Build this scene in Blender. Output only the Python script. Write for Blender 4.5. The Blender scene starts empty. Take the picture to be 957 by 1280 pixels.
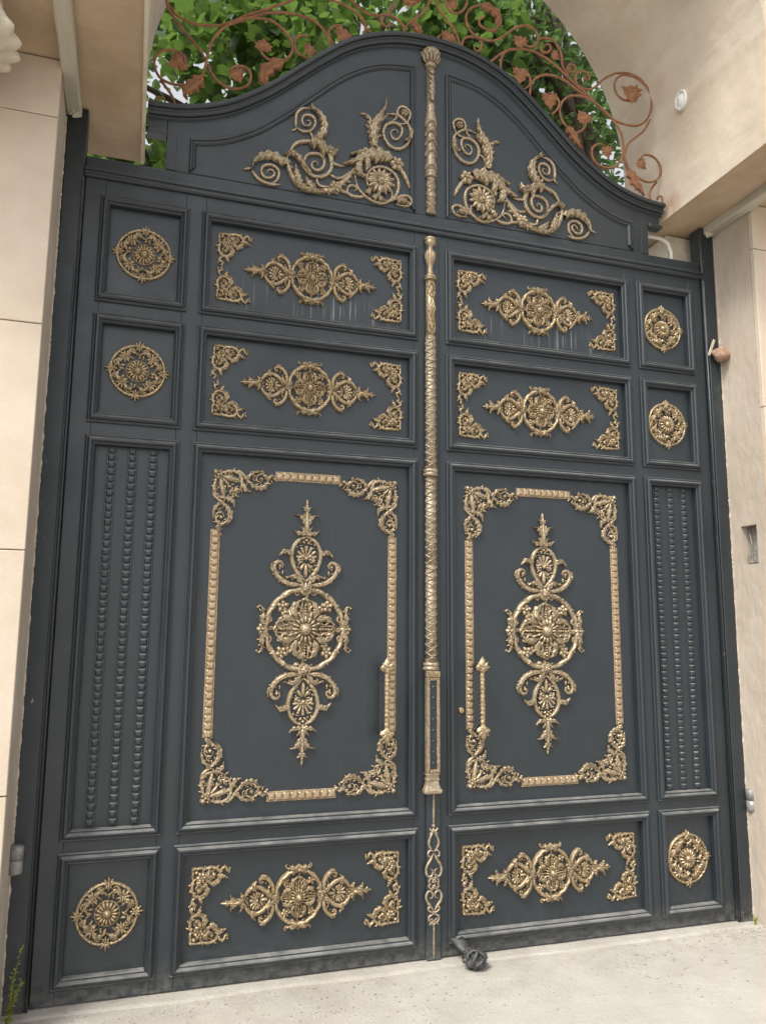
import bpy, math, random
from mathutils import Vector, Matrix, noise
R = math.radians
PI = math.pi
sc = bpy.context.scene
col = sc.collection

# ------------------------------------------------------------------ camera
cam_d = bpy.data.cameras.new("camera")
cam = bpy.data.objects.new("camera", cam_d)
col.objects.link(cam)
cam_d.sensor_fit = 'HORIZONTAL'
cam_d.sensor_width = 36.0
cam_d.lens = 36.0 * 982.09 / 957.0
cam_d.clip_start = 0.05
cam_d.clip_end = 2000
right = Vector((0.9527101, -0.3037904, 0.0074098))
down = Vector((0.0522628, 0.1397819, -0.9888021))
fwd = Vector((0.2993529, 0.9424290, 0.1490485))
m = Matrix.Identity(4)
for i in range(3):
    m[i][0] = right[i]; m[i][1] = -down[i]; m[i][2] = -fwd[i]
m.translation = Vector((-1.480496, -3.821603, 1.636877))
cam.matrix_world = m
sc.camera = cam

# ------------------------------------------------------------------ sky and sun
SUN_EL, SUN_AZ = 54.0, -142.0          # azimuth of the direction towards the sun, measured from +x
sx = math.cos(R(SUN_EL)) * math.cos(R(SUN_AZ)); sy = math.cos(R(SUN_EL)) * math.sin(R(SUN_AZ)); sz = math.sin(R(SUN_EL))
w = bpy.data.worlds.new("World"); sc.world = w; w.use_nodes = True
nt = w.node_tree; nt.nodes.clear()
sky = nt.nodes.new('ShaderNodeTexSky'); sky.sky_type = 'NISHITA'; sky.sun_disc = False
sky.sun_elevation = R(SUN_EL); sky.sun_rotation = math.atan2(sx, sy)
sky.dust_density = 4.0; sky.air_density = 1.0; sky.ozone_density = 1.0
hsv = nt.nodes.new('ShaderNodeHueSaturation'); hsv.inputs['Saturation'].default_value = 0.14   # thin overcast
bg = nt.nodes.new('ShaderNodeBackground'); bg.inputs['Strength'].default_value = 0.135
wo = nt.nodes.new('ShaderNodeOutputWorld')
nt.links.new(sky.outputs[0], hsv.inputs['Color']); nt.links.new(hsv.outputs[0], bg.inputs[0]); nt.links.new(bg.outputs[0], wo.inputs[0])
sd = bpy.data.lights.new("sun", 'SUN'); sd.energy = 1.4; sd.angle = R(14); sd.color = (1.0, 0.95, 0.87)
sun = bpy.data.objects.new("sun", sd); col.objects.link(sun)
sun.rotation_euler = Vector((sx, sy, sz)).to_track_quat('Z', 'Y').to_euler()
sun.location = (-3, -6, 8)
sc.view_settings.view_transform = 'Standard'; sc.view_settings.look = 'None'
sc.view_settings.exposure = 1.12; sc.view_settings.gamma = 1.0
sc.cycles.max_bounces = 8

# ------------------------------------------------------------------ materials
def mat(name, base, rough=0.5, metal=0.0, var=None, scale=4.0, bump=0.0, bscale=40.0, spec=None, stretch=(1, 1, 1), coords='Object', detail=8):
    mm = bpy.data.materials.new(name); mm.use_nodes = True
    n = mm.node_tree; b = n.nodes['Principled BSDF']
    b.inputs['Base Color'].default_value = (*base, 1); b.inputs['Roughness'].default_value = rough; b.inputs['Metallic'].default_value = metal
    if spec is not None: b.inputs['Specular IOR Level'].default_value = spec
    tc = n.nodes.new('ShaderNodeTexCoord'); mp = n.nodes.new('ShaderNodeMapping'); mp.inputs['Scale'].default_value = stretch
    n.links.new(tc.outputs[coords], mp.inputs[0])
    mm['_b'] = 1
    if var:
        nz = n.nodes.new('ShaderNodeTexNoise'); nz.inputs['Scale'].default_value = scale; nz.inputs['Detail'].default_value = detail; nz.inputs['Roughness'].default_value = 0.65
        n.links.new(mp.outputs[0], nz.inputs[0])
        rp = n.nodes.new('ShaderNodeValToRGB'); rp.color_ramp.elements[0].position = 0.32; rp.color_ramp.elements[1].position = 0.7
        rp.color_ramp.elements[0].color = (*var, 1); rp.color_ramp.elements[1].color = (*base, 1)
        n.links.new(nz.outputs[0], rp.inputs[0]); n.links.new(rp.outputs[0], b.inputs['Base Color'])
    if bump:
        nb = n.nodes.new('ShaderNodeTexNoise'); nb.inputs['Scale'].default_value = bscale; nb.inputs['Detail'].default_value = 6
        n.links.new(mp.outputs[0], nb.inputs[0])
        bp = n.nodes.new('ShaderNodeBump'); bp.inputs['Strength'].default_value = 1.0; bp.inputs['Distance'].default_value = bump
        n.links.new(nb.outputs[0], bp.inputs['Height']); n.links.new(bp.outputs[0], b.inputs['Normal'])
    return mm

def nodes(mm): return mm.node_tree, mm.node_tree.nodes['Principled BSDF']
def mixin(mm, fac_socket, colour, rough=None):
    """lay a colour over whatever feeds Base Color, by a mask"""
    n, b = nodes(mm)
    mx = n.nodes.new('ShaderNodeMix'); mx.data_type = 'RGBA'
    src = b.inputs['Base Color']
    if src.is_linked: n.links.new(src.links[0].from_socket, mx.inputs[6])
    else: mx.inputs[6].default_value = src.default_value
    mx.inputs[7].default_value = (*colour, 1)
    n.links.new(fac_socket, mx.inputs[0]); n.links.new(mx.outputs[2], src)
    if rough is not None:
        mr = n.nodes.new('ShaderNodeMix'); rs = b.inputs['Roughness']
        if rs.is_linked: n.links.new(rs.links[0].from_socket, mr.inputs[2])
        else: mr.inputs[2].default_value = rs.default_value
        mr.inputs[3].default_value = rough
        n.links.new(fac_socket, mr.inputs[0]); n.links.new(mr.outputs[0], rs)
def mth(n, op, a, b=None, c=None):
    q = n.nodes.new('ShaderNodeMath'); q.operation = op
    for i, v in enumerate((a, b, c)):
        if v is None: continue
        if isinstance(v, (int, float)): q.inputs[i].default_value = v
        else: n.links.new(v, q.inputs[i])
    return q.outputs[0]
def rng(n, v, a, b, c=0.0, d=1.0):
    q = n.nodes.new('ShaderNodeMapRange'); n.links.new(v, q.inputs[0])
    for i, x in enumerate((a, b, c, d)): q.inputs[i + 1].default_value = x
    return q.outputs[0]
def nz(n, scale, detail=6, stretch=(1, 1, 1), coords='Object', geo=False):
    mp = n.nodes.new('ShaderNodeMapping'); mp.inputs['Scale'].default_value = stretch
    if geo:
        g = n.nodes.new('ShaderNodeNewGeometry'); n.links.new(g.outputs['Position'], mp.inputs[0])
    else:
        tc = n.nodes.new('ShaderNodeTexCoord'); n.links.new(tc.outputs[coords], mp.inputs[0])
    t = n.nodes.new('ShaderNodeTexNoise'); t.inputs['Scale'].default_value = scale; t.inputs['Detail'].default_value = detail; t.inputs['Roughness'].default_value = 0.65
    n.links.new(mp.outputs[0], t.inputs[0]); return t.outputs[0]

def gate_paint(name, drips=False):
    mm = mat(name, (0.0165, 0.0235, 0.0285), 0.40, 0.0, (0.0130, 0.0190, 0.0240), 2.2, 0.0008, 160, spec=0.62)
    n, b = nodes(mm)
    g = n.nodes.new('ShaderNodeNewGeometry')
    sp = n.nodes.new('ShaderNodeSeparateXYZ'); n.links.new(g.outputs['Position'], sp.inputs[0])
    sn = n.nodes.new('ShaderNodeSeparateXYZ'); n.links.new(g.outputs['Normal'], sn.inputs[0])
    b.inputs['Roughness'].default_value = .4
    n.links.new(rng(n, nz(n, 3.3, 8, geo=True), .35, .68, .33, .56), b.inputs['Roughness'])
    mixin(mm, rng(n, nz(n, 1.3, 7, (1, 1, .5), geo=True), .48, .72, 0.0, .25), (0.036, 0.043, 0.048))
    # dust that has settled on the upward ledges
    up = rng(n, sn.outputs[2], 0.35, 0.9)
    dn = rng(n, nz(n, 9, 6, geo=True), 0.35, 0.6, 0.2, 0.62)
    mixin(mm, mth(n, 'MULTIPLY', up, dn), (0.33, 0.32, 0.29), 0.8)
    # rain marks running down the sheet
    rn = rng(n, nz(n, 14, 5, (2.2, 2.2, 0.09), geo=True), 0.55, 0.8, 0.0, 0.03)
    mixin(mm, rn, (0.22, 0.24, 0.25), 0.6)
    # fine dry specks and scuffs
    spk = rng(n, nz(n, 85, 3, geo=True), 0.70, 0.75, 0.0, 0.35)
    mixin(mm, spk, (0.26, 0.27, 0.27), 0.7)
    # splash dirt near the ground
    low = rng(n, sp.outputs[2], 0.26, 0.06)
    ld = rng(n, nz(n, 22, 8, (1, 1, 1.5), geo=True), 0.38, 0.62, 0.0, 1.0)
    mixin(mm, mth(n, 'MULTIPLY', mth(n, 'MULTIPLY', low, low), mth(n, 'MULTIPLY', ld, 0.42)), (0.24, 0.22, 0.19), 0.9)
    if drips:                                   # chalky drips below the castings
        tc = n.nodes.new('ShaderNodeTexCoord'); so = n.nodes.new('ShaderNodeSeparateXYZ'); n.links.new(tc.outputs['Object'], so.inputs[0])
        a = rng(n, nz(n, 30, 3, (1.6, 1, 0.05)), 0.57, 0.66)
        ends = nz(n, 11, 2, (1, 1, 0.2))
        z0 = rng(n, so.outputs[2], -0.03, -0.09)
        z1 = rng(n, mth(n, 'ADD', so.outputs[2], mth(n, 'MULTIPLY', ends, 0.25)), -0.11, -0.05)
        xx = rng(n, mth(n, 'ABSOLUTE', so.outputs[0]), 0.46, 0.38)
        mixin(mm, mth(n, 'MULTIPLY', mth(n, 'MULTIPLY', a, z0), mth(n, 'MULTIPLY', mth(n, 'MULTIPLY', z1, xx), 0.32)), (0.42, 0.45, 0.46), 0.7)
    return mm

M = {}
M['paint'] = gate_paint('slate_gate_paint')
M['paint_drips'] = gate_paint('slate_gate_paint_with_drips', True)
M['paint_post'] = gate_paint('slate_post_paint')
n_, b_ = nodes(M['paint_post'])
mixin(M['paint_post'], rng(n_, nz(n_, 34, 5, (1, 1, .6), geo=True), .69, .72, 0.0, .7), (0.38, 0.36, 0.31), 0.9)
mixin(M['paint_post'], rng(n_, nz(n_, 5, 8, (1, 1, .35), geo=True), .62, .74, 0.0, .4), (0.12, 0.12, 0.115), 0.7)
def gold(name, base, dark, metal, rough, sc_):
    mm = mat(name, base, rough, metal, dark, sc_, 0.0016, 130)
    n, b = nodes(mm)
    mixin(mm, rng(n, nz(n, 210, 4, geo=True), 0.50, 0.62, 0.0, 0.65), (0.060, 0.055, 0.048), 0.6)
    mixin(mm, rng(n, nz(n, 7, 5, geo=True), 0.5, 0.75, 0.0, 0.35), (0.52, 0.45, 0.34), 0.6)
    return mm
M['gold'] = gold('antique_gold', (0.70, 0.53, 0.31), (0.12, 0.09, 0.055), 0.55, 0.35, 90)
M['gold_pale'] = gold('weathered_pale_gold', (0.70, 0.55, 0.35), (0.12, 0.092, 0.06), 0.55, 0.36, 90)
M['gold_worn'] = gold('worn_grey_gold', (0.58, 0.465, 0.32), (0.17, 0.13, 0.09), 0.45, 0.42, 60)
M['gold_strip'] = gold('bright_gold_paint', (0.56, 0.42, 0.26), (0.24, 0.175, 0.11), 0.55, 0.40, 30)
M['rust'] = mat('rust_primer', (0.34, 0.155, 0.07), 0.85, 0.0, (0.15, 0.07, 0.04), 18, 0.001, 120)
def stone(name, a, bcol, sc_, bump, bs, rough=0.85, stretch=(1, 1, 1)):
    mm = mat(name, a, rough, 0.0, bcol, sc_, bump, bs, stretch=stretch, coords='Object')
    n, b = nodes(mm)
    mixin(mm, rng(n, nz(n, 1.1, 8, geo=True), 0.42, 0.70, 0.0, 0.5), (bcol[0] * .82, bcol[1] * .78, bcol[2] * .70))
    mixin(mm, rng(n, nz(n, 120, 2, geo=True), 0.66, 0.72, 0.0, 0.3), (bcol[0] * .6, bcol[1] * .6, bcol[2] * .55))
    return mm
M['cladding'] = stone('cream_limestone', (0.615, 0.53, 0.435), (0.52, 0.435, 0.345), 3.5, 0.0015, 60, 0.6)
M['render'] = stone('pale_plaster', (0.52, 0.455, 0.38), (0.41, 0.355, 0.29), 5, 0.007, 22, stretch=(1, 1, 0.6))
M['vault'] = stone('vault_plaster', (0.56, 0.485, 0.395), (0.44, 0.37, 0.29), 3.0, 0.006, 11)
def vault_marks(mm):
    n, b = nodes(mm)
    mixin(mm, rng(n, nz(n, 2.2, 5, (1, .35, 2.5), geo=True), .46, .66, 0.0, .45), (0.60, 0.54, 0.45))
    g = n.nodes.new('ShaderNodeNewGeometry'); d = n.nodes.new('ShaderNodeVectorMath'); d.operation = 'DISTANCE'; d.inputs[1].default_value = (1.55, -0.06, 4.22)
    n.links.new(g.outputs['Position'], d.inputs[0])
    mixin(mm, mth(n, 'MULTIPLY', rng(n, d.outputs['Value'], .13, .03), rng(n, nz(n, 30, 4, (1, 1, .4), geo=True), .35, .6, .2, .9)), (0.33, 0.17, 0.08))
vault_marks(M['vault'])
def soffit_mat():
    mm = stone('stained_soffit', (0.52, 0.395, 0.27), (0.38, 0.28, 0.185), 4, 0.004, 24)
    n, b = nodes(mm)
    mixin(mm, rng(n, nz(n, 2.7, 6, geo=True), 0.5, 0.72, 0.0, 0.7), (0.42, 0.34, 0.27))
    return mm
M['soffit'] = soffit_mat()
M['rail'] = mat('weathered_rail', (0.50, 0.465, 0.37), 0.8, 0.0, (0.36, 0.335, 0.27), 9, 0.004, 40, stretch=(1, 0.15, 1))
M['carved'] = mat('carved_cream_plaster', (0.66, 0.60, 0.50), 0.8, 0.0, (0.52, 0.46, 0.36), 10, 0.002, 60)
def concrete():
    mm = mat('pale_concrete', (0.42, 0.39, 0.345), 0.92, 0.0, (0.32, 0.295, 0.255), 2.2, 0.006, 70, coords='Object')
    n, b = nodes(mm)
    mixin(mm, rng(n, nz(n, 0.7, 8, geo=True), 0.45, 0.7, 0.0, 0.4), (0.49, 0.475, 0.44))
    mixin(mm, rng(n, nz(n, 45, 4, geo=True), 0.63, 0.72, 0.0, 0.55), (0.29, 0.26, 0.22))
    mixin(mm, rng(n, nz(n, 5.5, 8, (1, 2.5, 1), geo=True), 0.6, 0.72, 0.0, 0.35), (0.34, 0.31, 0.26))
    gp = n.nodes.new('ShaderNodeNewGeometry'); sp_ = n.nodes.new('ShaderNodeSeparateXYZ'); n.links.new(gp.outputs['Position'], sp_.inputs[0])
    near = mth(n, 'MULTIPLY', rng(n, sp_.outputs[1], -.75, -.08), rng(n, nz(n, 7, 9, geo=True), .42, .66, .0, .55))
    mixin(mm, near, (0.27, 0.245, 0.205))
    vo = n.nodes.new('ShaderNodeTexVoronoi'); vo.feature = 'DISTANCE_TO_EDGE'; vo.inputs['Scale'].default_value = 0.75
    g = n.nodes.new('ShaderNodeNewGeometry'); wv = n.nodes.new('ShaderNodeTexNoise'); wv.inputs['Scale'].default_value = 3.0; wv.inputs['Detail'].default_value = 6
    n.links.new(g.outputs['Position'], wv.inputs[0])
    va = n.nodes.new('ShaderNodeVectorMath'); va.operation = 'MULTIPLY_ADD'; va.inputs[1].default_value = (0.35,) * 3
    n.links.new(wv.outputs['Color'], va.inputs[0]); n.links.new(g.outputs['Position'], va.inputs[2]); n.links.new(va.outputs[0], vo.inputs[0])
    mixin(mm, rng(n, vo.outputs[0], 0.004, 0.0, 0.0, 0.22), (0.25, 0.23, 0.20))
    return mm
M['concrete'] = concrete()
M['niche'] = mat('dark_niche_back', (0.12, 0.115, 0.10), 0.9, 0, (0.30, 0.285, 0.25), 30, 0.006, 60)
M['white'] = mat('white_plastic', (0.72, 0.71, 0.66), 0.45, 0, (0.66, 0.65, 0.60), 20)
M['pink'] = mat('terracotta_lump', (0.40, 0.26, 0.185), 0.9, 0, (0.27, 0.165, 0.11), 22, 0.004, 70)
M['black_wrap'] = mat('dusty_black_wrap', (0.022, 0.023, 0.025), 0.45, 0, (0.085, 0.083, 0.08), 45, 0.004, 80)
M['black'] = mat('black_lattice', (0.018, 0.02, 0.023), 0.45, 0)
M['steel'] = mat('worn_hinge_steel', (0.16, 0.17, 0.18), 0.5, 0.4, (0.34, 0.32, 0.29), 40, 0.002, 90)
M['brass'] = mat('brass', (0.60, 0.42, 0.22), 0.35, 0.8)
M['bark'] = mat('bark', (0.10, 0.075, 0.052), 0.95, 0, (0.05, 0.038, 0.028), 14, 0.012, 30, stretch=(1, 1, 0.25))
def leafmat(name, a, bcol, tr):
    mm = mat(name, a, 0.42, 0.0, bcol, 1.7, 0, spec=0.45)
    n, b = nodes(mm)
    oi = nz(n, 6.0, 2, geo=True)
    mixin(mm, rng(n, oi, 0.4, 0.7, 0.0, 0.8), (a[0] * 1.5, a[1] * 1.35, a[2] * 0.9))
    t = n.nodes.new('ShaderNodeBsdfTranslucent'); t.inputs[0].default_value = (*tr, 1)
    mx = n.nodes.new('ShaderNodeMixShader'); mx.inputs[0].default_value = 0.42
    o = n.nodes['Material Output']
    n.links.new(b.outputs[0], mx.inputs[1]); n.links.new(t.outputs[0], mx.inputs[2]); n.links.new(mx.outputs[0], o.inputs[0])
    return mm
M['leaf_a'] = leafmat('broad_green_leaf', (0.046, 0.092, 0.025), (0.020, 0.046, 0.014), (0.17, 0.29, 0.055))
M['leaf_b'] = leafmat('fine_green_leaf', (0.054, 0.102, 0.036), (0.026, 0.058, 0.022), (0.15, 0.26, 0.07))
M['weed'] = leafmat('weed_green', (0.30, 0.36, 0.08), (0.22, 0.30, 0.06), (0.4, 0.45, 0.1))
for mm in M.values():
    if '_b' in mm: del mm['_b']

# ------------------------------------------------------------------ object helpers
WL = {}
def tag(o, label=None, cat=None, group=None, kind=None):
    if label: o['label'] = label
    if cat: o['category'] = cat
    if group: o['group'] = group
    if kind: o['kind'] = kind
    return o
def empty(name, loc, label, cat, group=None):
    o = bpy.data.objects.new(name, None); col.objects.link(o); o.location = loc; o.empty_display_size = 0.1
    WL[o.name] = Vector(loc)
    return tag(o, label, cat, group)
def link(name, mesh, parent=None, loc=(0, 0, 0), rot=(0, 0, 0), scale=(1, 1, 1), local=False):
    """loc is in world metres unless local (then in the parent's space)"""
    o = bpy.data.objects.new(name, mesh); col.objects.link(o)
    l = Vector(loc)
    WL[o.name] = l.copy()
    if parent:
        o.parent = parent
        if not local: l = l - WL[parent.name]
    o.location = l; o.rotation_euler = rot; o.scale = scale
    return o

class MB:
    """collects geometry; build() links it as ONE mesh object"""
    def __init__(s): s.v = []; s.f = []; s.TH = 1.0
    def box(s, x0, x1, y0, y1, z0, z1, jit=0):
        b = len(s.v)
        for z in (z0, z1):
            for x, y in ((x0, y0), (x1, y0), (x1, y1), (x0, y1)): s.v.append((x, y, z))
        for q in ((0, 3, 2, 1), (4, 5, 6, 7), (0, 1, 5, 4), (1, 2, 6, 5), (2, 3, 7, 6), (3, 0, 4, 7)): s.f.append(tuple(b + i for i in q))
        return s
    def bbox(s, x0, x1, y0, y1, z0, z1, c=0.004):
        """box with chamfered edges"""
        b = len(s.v); P = []
        for (x, sx_) in ((x0, 1), (x1, -1)):
            for (y, sy_) in ((y0, 1), (y1, -1)):
                for (z, sz_) in ((z0, 1), (z1, -1)):
                    s.v += [(x, y + sy_ * c, z + sz_ * c), (x + sx_ * c, y, z + sz_ * c), (x + sx_ * c, y + sy_ * c, z)]
        k = lambda i, j, l, a: b + ((i * 2 + j) * 2 + l) * 3 + a
        for i in (0, 1): s.f.append((k(i, 0, 0, 0), k(i, 0, 1, 0), k(i, 1, 1, 0), k(i, 1, 0, 0)))
        for j in (0, 1): s.f.append((k(0, j, 0, 1), k(0, j, 1, 1), k(1, j, 1, 1), k(1, j, 0, 1)))
        for l in (0, 1): s.f.append((k(0, 0, l, 2), k(1, 0, l, 2), k(1, 1, l, 2), k(0, 1, l, 2)))
        for i in (0, 1):
            for j in (0, 1): s.f.append((k(i, j, 0, 0), k(i, j, 1, 0), k(i, j, 1, 1), k(i, j, 0, 1)))
            for l in (0, 1): s.f.append((k(i, 0, l, 0), k(i, 1, l, 0), k(i, 1, l, 2), k(i, 0, l, 2)))
        for j in (0, 1):
            for l in (0, 1): s.f.append((k(0, j, l, 1), k(1, j, l, 1), k(1, j, l, 2), k(0, j, l, 2)))
        for i in (0, 1):
            for j in (0, 1):
                for l in (0, 1): s.f.append((k(i, j, l, 0), k(i, j, l, 1), k(i, j, l, 2)))
        return s
    def grid(s, rows, closed=False, cap=False):
        b = len(s.v); n = len(rows[0])
        for r in rows: s.v += [tuple(p) for p in r]
        for i in range(len(rows) - 1):
            for j in range(n - (0 if closed else 1)):
                j2 = (j + 1) % n
                s.f.append((b + i * n + j, b + i * n + j2, b + (i + 1) * n + j2, b + (i + 1) * n + j))
        if cap:
            s.f.append(tuple(b + j for j in range(n))[::-1]); s.f.append(tuple(b + (len(rows) - 1) * n + j for j in range(n)))
        return s
    def tube3(s, pts, r, n=8, cap=True):
        """round bar along 3-D points"""
        P = [Vector(p) for p in pts]; rows = []
        for i, p in enumerate(P):
            t = (P[min(i + 1, len(P) - 1)] - P[max(i - 1, 0)]).normalized()
            a = t.cross(Vector((0, 1, 0)) if abs(t.y) < .9 else Vector((1, 0, 0))).normalized(); c = t.cross(a)
            rr = r[i] if isinstance(r, (list, tuple)) else r
            rows.append([p + a * math.cos(2 * PI * k / n) * rr + c * math.sin(2 * PI * k / n) * rr for k in range(n)])
        return s.grid(rows, True, cap)
    def lathe(s, prof, cx=0, cy=0, n=20, half=False):
        """prof: (z, r); vertical axis"""
        rows = []
        for z, r in prof:
            if half: rows.append([(cx - r * math.cos(PI * k / n), cy - r * math.sin(PI * k / n), z) for k in range(n + 1)])
            else: rows.append([(cx + r * math.cos(2 * PI * k / n), cy + r * math.sin(2 * PI * k / n), z) for k in range(n)])
        return s.grid(rows, not half, not half)
    def mesh(s, name, m_, smooth=False, origin=None):
        me = bpy.data.meshes.new(name)
        if origin is not None: vs = [(x - origin[0], y - origin[1], z - origin[2]) for x, y, z in s.v]
        else: vs = s.v
        me.from_pydata(vs, [], s.f); me.materials.append(m_)
        me.validate(); 
        import bmesh
        bm = bmesh.new(); bm.from_mesh(me); bmesh.ops.recalc_face_normals(bm, faces=bm.faces); bm.to_mesh(me); bm.free()
        if smooth: me.polygons.foreach_set('use_smooth', [True] * len(me.polygons))
        me.update(); return me
    def build(s, name, m_, parent=None, smooth=False, base=False):
        xs = [p[0] for p in s.v]; ys = [p[1] for p in s.v]; zs = [p[2] for p in s.v]
        o = ((min(xs) + max(xs)) / 2, (min(ys) + max(ys)) / 2, min(zs) if base else (min(zs) + max(zs)) / 2)
        return link(name, s.mesh(name, m_, smooth, o), parent, o)

def resample(pts, n=None, step=0.012, closed=False):
    """Catmull-Rom through 2-D points, evenly spaced"""
    P = [Vector((p[0], p[1])) for p in pts]
    if closed: P = P + [P[0]]
    out = []
    N = len(P)
    for i in range(N - 1):
        if closed: p0, p3 = P[(i - 1) % (N - 1)], P[(i + 2) % (N - 1)]
        else: p0, p3 = P[max(i - 1, 0)], P[min(i + 2, N - 1)]
        p1, p2 = P[i], P[i + 1]
        for k in range(8):
            t = k / 8
            out.append(0.5 * ((2 * p1) + (-p0 + p2) * t + (2 * p0 - 5 * p1 + 4 * p2 - p3) * t * t + (-p0 + 3 * p1 - 3 * p2 + p3) * t ** 3))
    out.append(P[-1])
    L = [0]
    for a, b in zip(out, out[1:]): L.append(L[-1] + (b - a).length)
    if n is None: n = max(3, int(L[-1] / step))
    res = []; j = 0
    for i in range(n + 1):
        d = L[-1] * i / n
        while j < len(L) - 2 and L[j + 1] < d: j += 1
        f = (d - L[j]) / max(1e-9, L[j + 1] - L[j])
        res.append(out[j].lerp(out[j + 1], min(1, max(0, f))))
    return res

class RB(MB):
    """relief builder: (u, v) in the panel plane, h outwards (towards -y)"""
    def P(s, u, v, h): return (u, -h, v)
    def frames(s, pts, closed=False):
        n = len(pts); T = []
        for i in range(n):
            if closed: a, b = pts[(i - 1) % n], pts[(i + 1) % n]
            else: a, b = pts[max(i - 1, 0)], pts[min(i + 1, n - 1)]
            t = (b - a); t = t.normalized() if t.length > 1e-9 else Vector((1, 0)); T.append(t)
        return T
    def tube(s, pts, r, hs=1.0, base=0.002, closed=False, ends=(0.35, 0.35), seg=6, step=None, twist=None, groove=0.0):
        r = [x * s.TH for x in r] if isinstance(r, list) else r * s.TH
        if step is None: step = max(0.0035, (r if not isinstance(r, list) else max(r)) * 1.1)
        if closed:
            pts = resample(pts, step=step, closed=True)[:-1]
        else: pts = resample(pts, step=step)
        T = s.frames(pts, closed); rows = []; n = len(pts)
        for i, (p, t) in enumerate(zip(pts, T)):
            q = i / max(1, n - 1)
            rr = r if not isinstance(r, list) else r[min(len(r) - 1, int(q * (len(r) - 1)))] * (1 - (q * (len(r) - 1)) % 1) + r[min(len(r) - 1, int(q * (len(r) - 1)) + 1)] * ((q * (len(r) - 1)) % 1)
            if not closed: rr *= ends[0] + (1 - ends[0]) * min(1, q / 0.12) if q < 0.12 else (ends[1] + (1 - ends[1]) * min(1, (1 - q) / 0.2) if q > 0.8 else 1)
            nrm = Vector((-t.y, t.x)); row = [s.P(p.x - nrm.x * rr, p.y - nrm.y * rr, 0)]
            for k in range(seg + 1):
                a = PI * k / seg; x = -math.cos(a); h = math.sin(a)
                g = 1.0
                if twist: g = 1 + twist[1] * math.sin(2 * a + 2 * PI * twist[0] * i / n)
                if groove and k == seg // 2: h *= (1 - groove)
                row.append(s.P(p.x + nrm.x * rr * x * g, p.y + nrm.y * rr * x * g, base + rr * hs * h * g))
            row.append(s.P(p.x + nrm.x * rr, p.y + nrm.y * rr, 0)); rows.append(row)
        if closed: rows.append(rows[0])
        return s.grid(rows)
    def acanthus(s, pts, wd, lobes=5, h=0.014, base=0.004, curl=0.3, deep=.54):
        wd = wd * s.TH; h = h * s.TH
        n = lobes * 5; C = resample(pts, n=n); T = s.frames(C); rows = []
        for i, (p, t) in enumerate(zip(C, T)):
            q = i / n; e = (0.35 + 0.65 * math.sin(PI * min(1, q * 1.15 + 0.12)) ** 0.7) if q < 0.8 else None
            if e is None: e = max(0.04, (0.35 + 0.65 * math.sin(PI * min(1, 0.8 * 1.15 + .12)) ** .7) * (1 - q) / 0.2)
            ph = (q * lobes) % 1
            lob = (1 - deep) + deep * (ph ** 0.7 if ph < 0.78 else (1 - ph) / 0.22)
            nrm = Vector((-t.y, t.x)); row = []
            for sgn in (-1, -.72, -.42, -.15, 0, .15, .42, .72, 1):
                W = wd * 0.5 * e * (1 if abs(sgn) < .5 else lob)
                lean = -abs(sgn) * wd * 0.22 * e * (ph - .4)
                hh = base + h * (0.55 + .45 * e) * {0: .62, .15: 1.0, .42: .72, .72: .95 if ph > .35 else .5, 1: .12}[abs(sgn)]
                hh += h * curl * max(0, q - .75) * 4
                row.append(s.P(p.x + nrm.x * W * sgn + t.x * lean, p.y + nrm.y * W * sgn + t.y * lean, hh if abs(sgn) < 1 else base * .2))
            rows.append(row)
        return s.grid(rows)
    def petal(s, u, v, ang, ln, wd, h=0.01, base=0.003, rise=0.0, pt=0.6):
        c, si = math.cos(ang), math.sin(ang); rows = []
        for i in range(6):
            q = i / 5; W = wd * 0.5 * max(.05, math.sin(PI * min(1, q * .9 + .08)) ** pt)
            row = []
            for k in (-1, -.5, 0, .5, 1):
                a = q * ln; b = k * W; hh = base + rise * q + h * (1 - k * k) * math.sin(PI * (q * .85 + .1)) * (.75 if k == 0 else 1)
                if abs(k) == 1: hh = base * .3
                row.append(s.P(u + a * c - b * si, v + a * si + b * c, hh))
            rows.append(row)
        return s.grid(rows)
    def dome(s, u, v, r, h, base=0.0, seg=14, rings=4, sq=1.0):
        rows = [[s.P(u + r * math.cos(2 * PI * k / seg), v + r * sq * math.sin(2 * PI * k / seg), 0) for k in range(seg)]]
        for i in range(rings + 1):
            a = PI / 2 * i / rings; q = max(math.cos(a), .02)
            rows.append([s.P(u + r * q * math.cos(2 * PI * k / seg), v + r * sq * q * math.sin(2 * PI * k / seg), base + h * math.sin(a)) for k in range(seg)])
        s.grid(rows, True); b = len(s.v); s.f.append(tuple(range(b - seg, b))); return s
    def flower(s, u, v, r, n=5, h=0.008, base=0.005, a0=0.0, cen=0.3):
        for k in range(n): s.petal(u + math.cos(a0 + 2 * PI * k / n) * r * .15, v + math.sin(a0 + 2 * PI * k / n) * r * .15, a0 + 2 * PI * k / n, r * .85, min(2 * PI * r / n * .95, r * .8), h, base)
        return s.dome(u, v, r * cen, h * .9, base + h * .35, 8, 3)
    def spiral(s, cu, cv, r0, r1, a0, a1, w, hs=1.0, base=0.003, ball=True):
        n = max(6, int(abs(a1 - a0) / .45)); pts = []
        for i in range(n + 1):
            q = i / n; a = a0 + (a1 - a0) * q; r = r0 + (r1 - r0) * q ** .8; pts.append((cu + r * math.cos(a), cv + r * math.sin(a)))
        s.tube(pts, [w, w * .6], hs, base, step=w * 1.3)
        if ball: s.dome(pts[-1][0], pts[-1][1], w * 1.25, w * 1.3, base, 7, 2)
        return s
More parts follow.
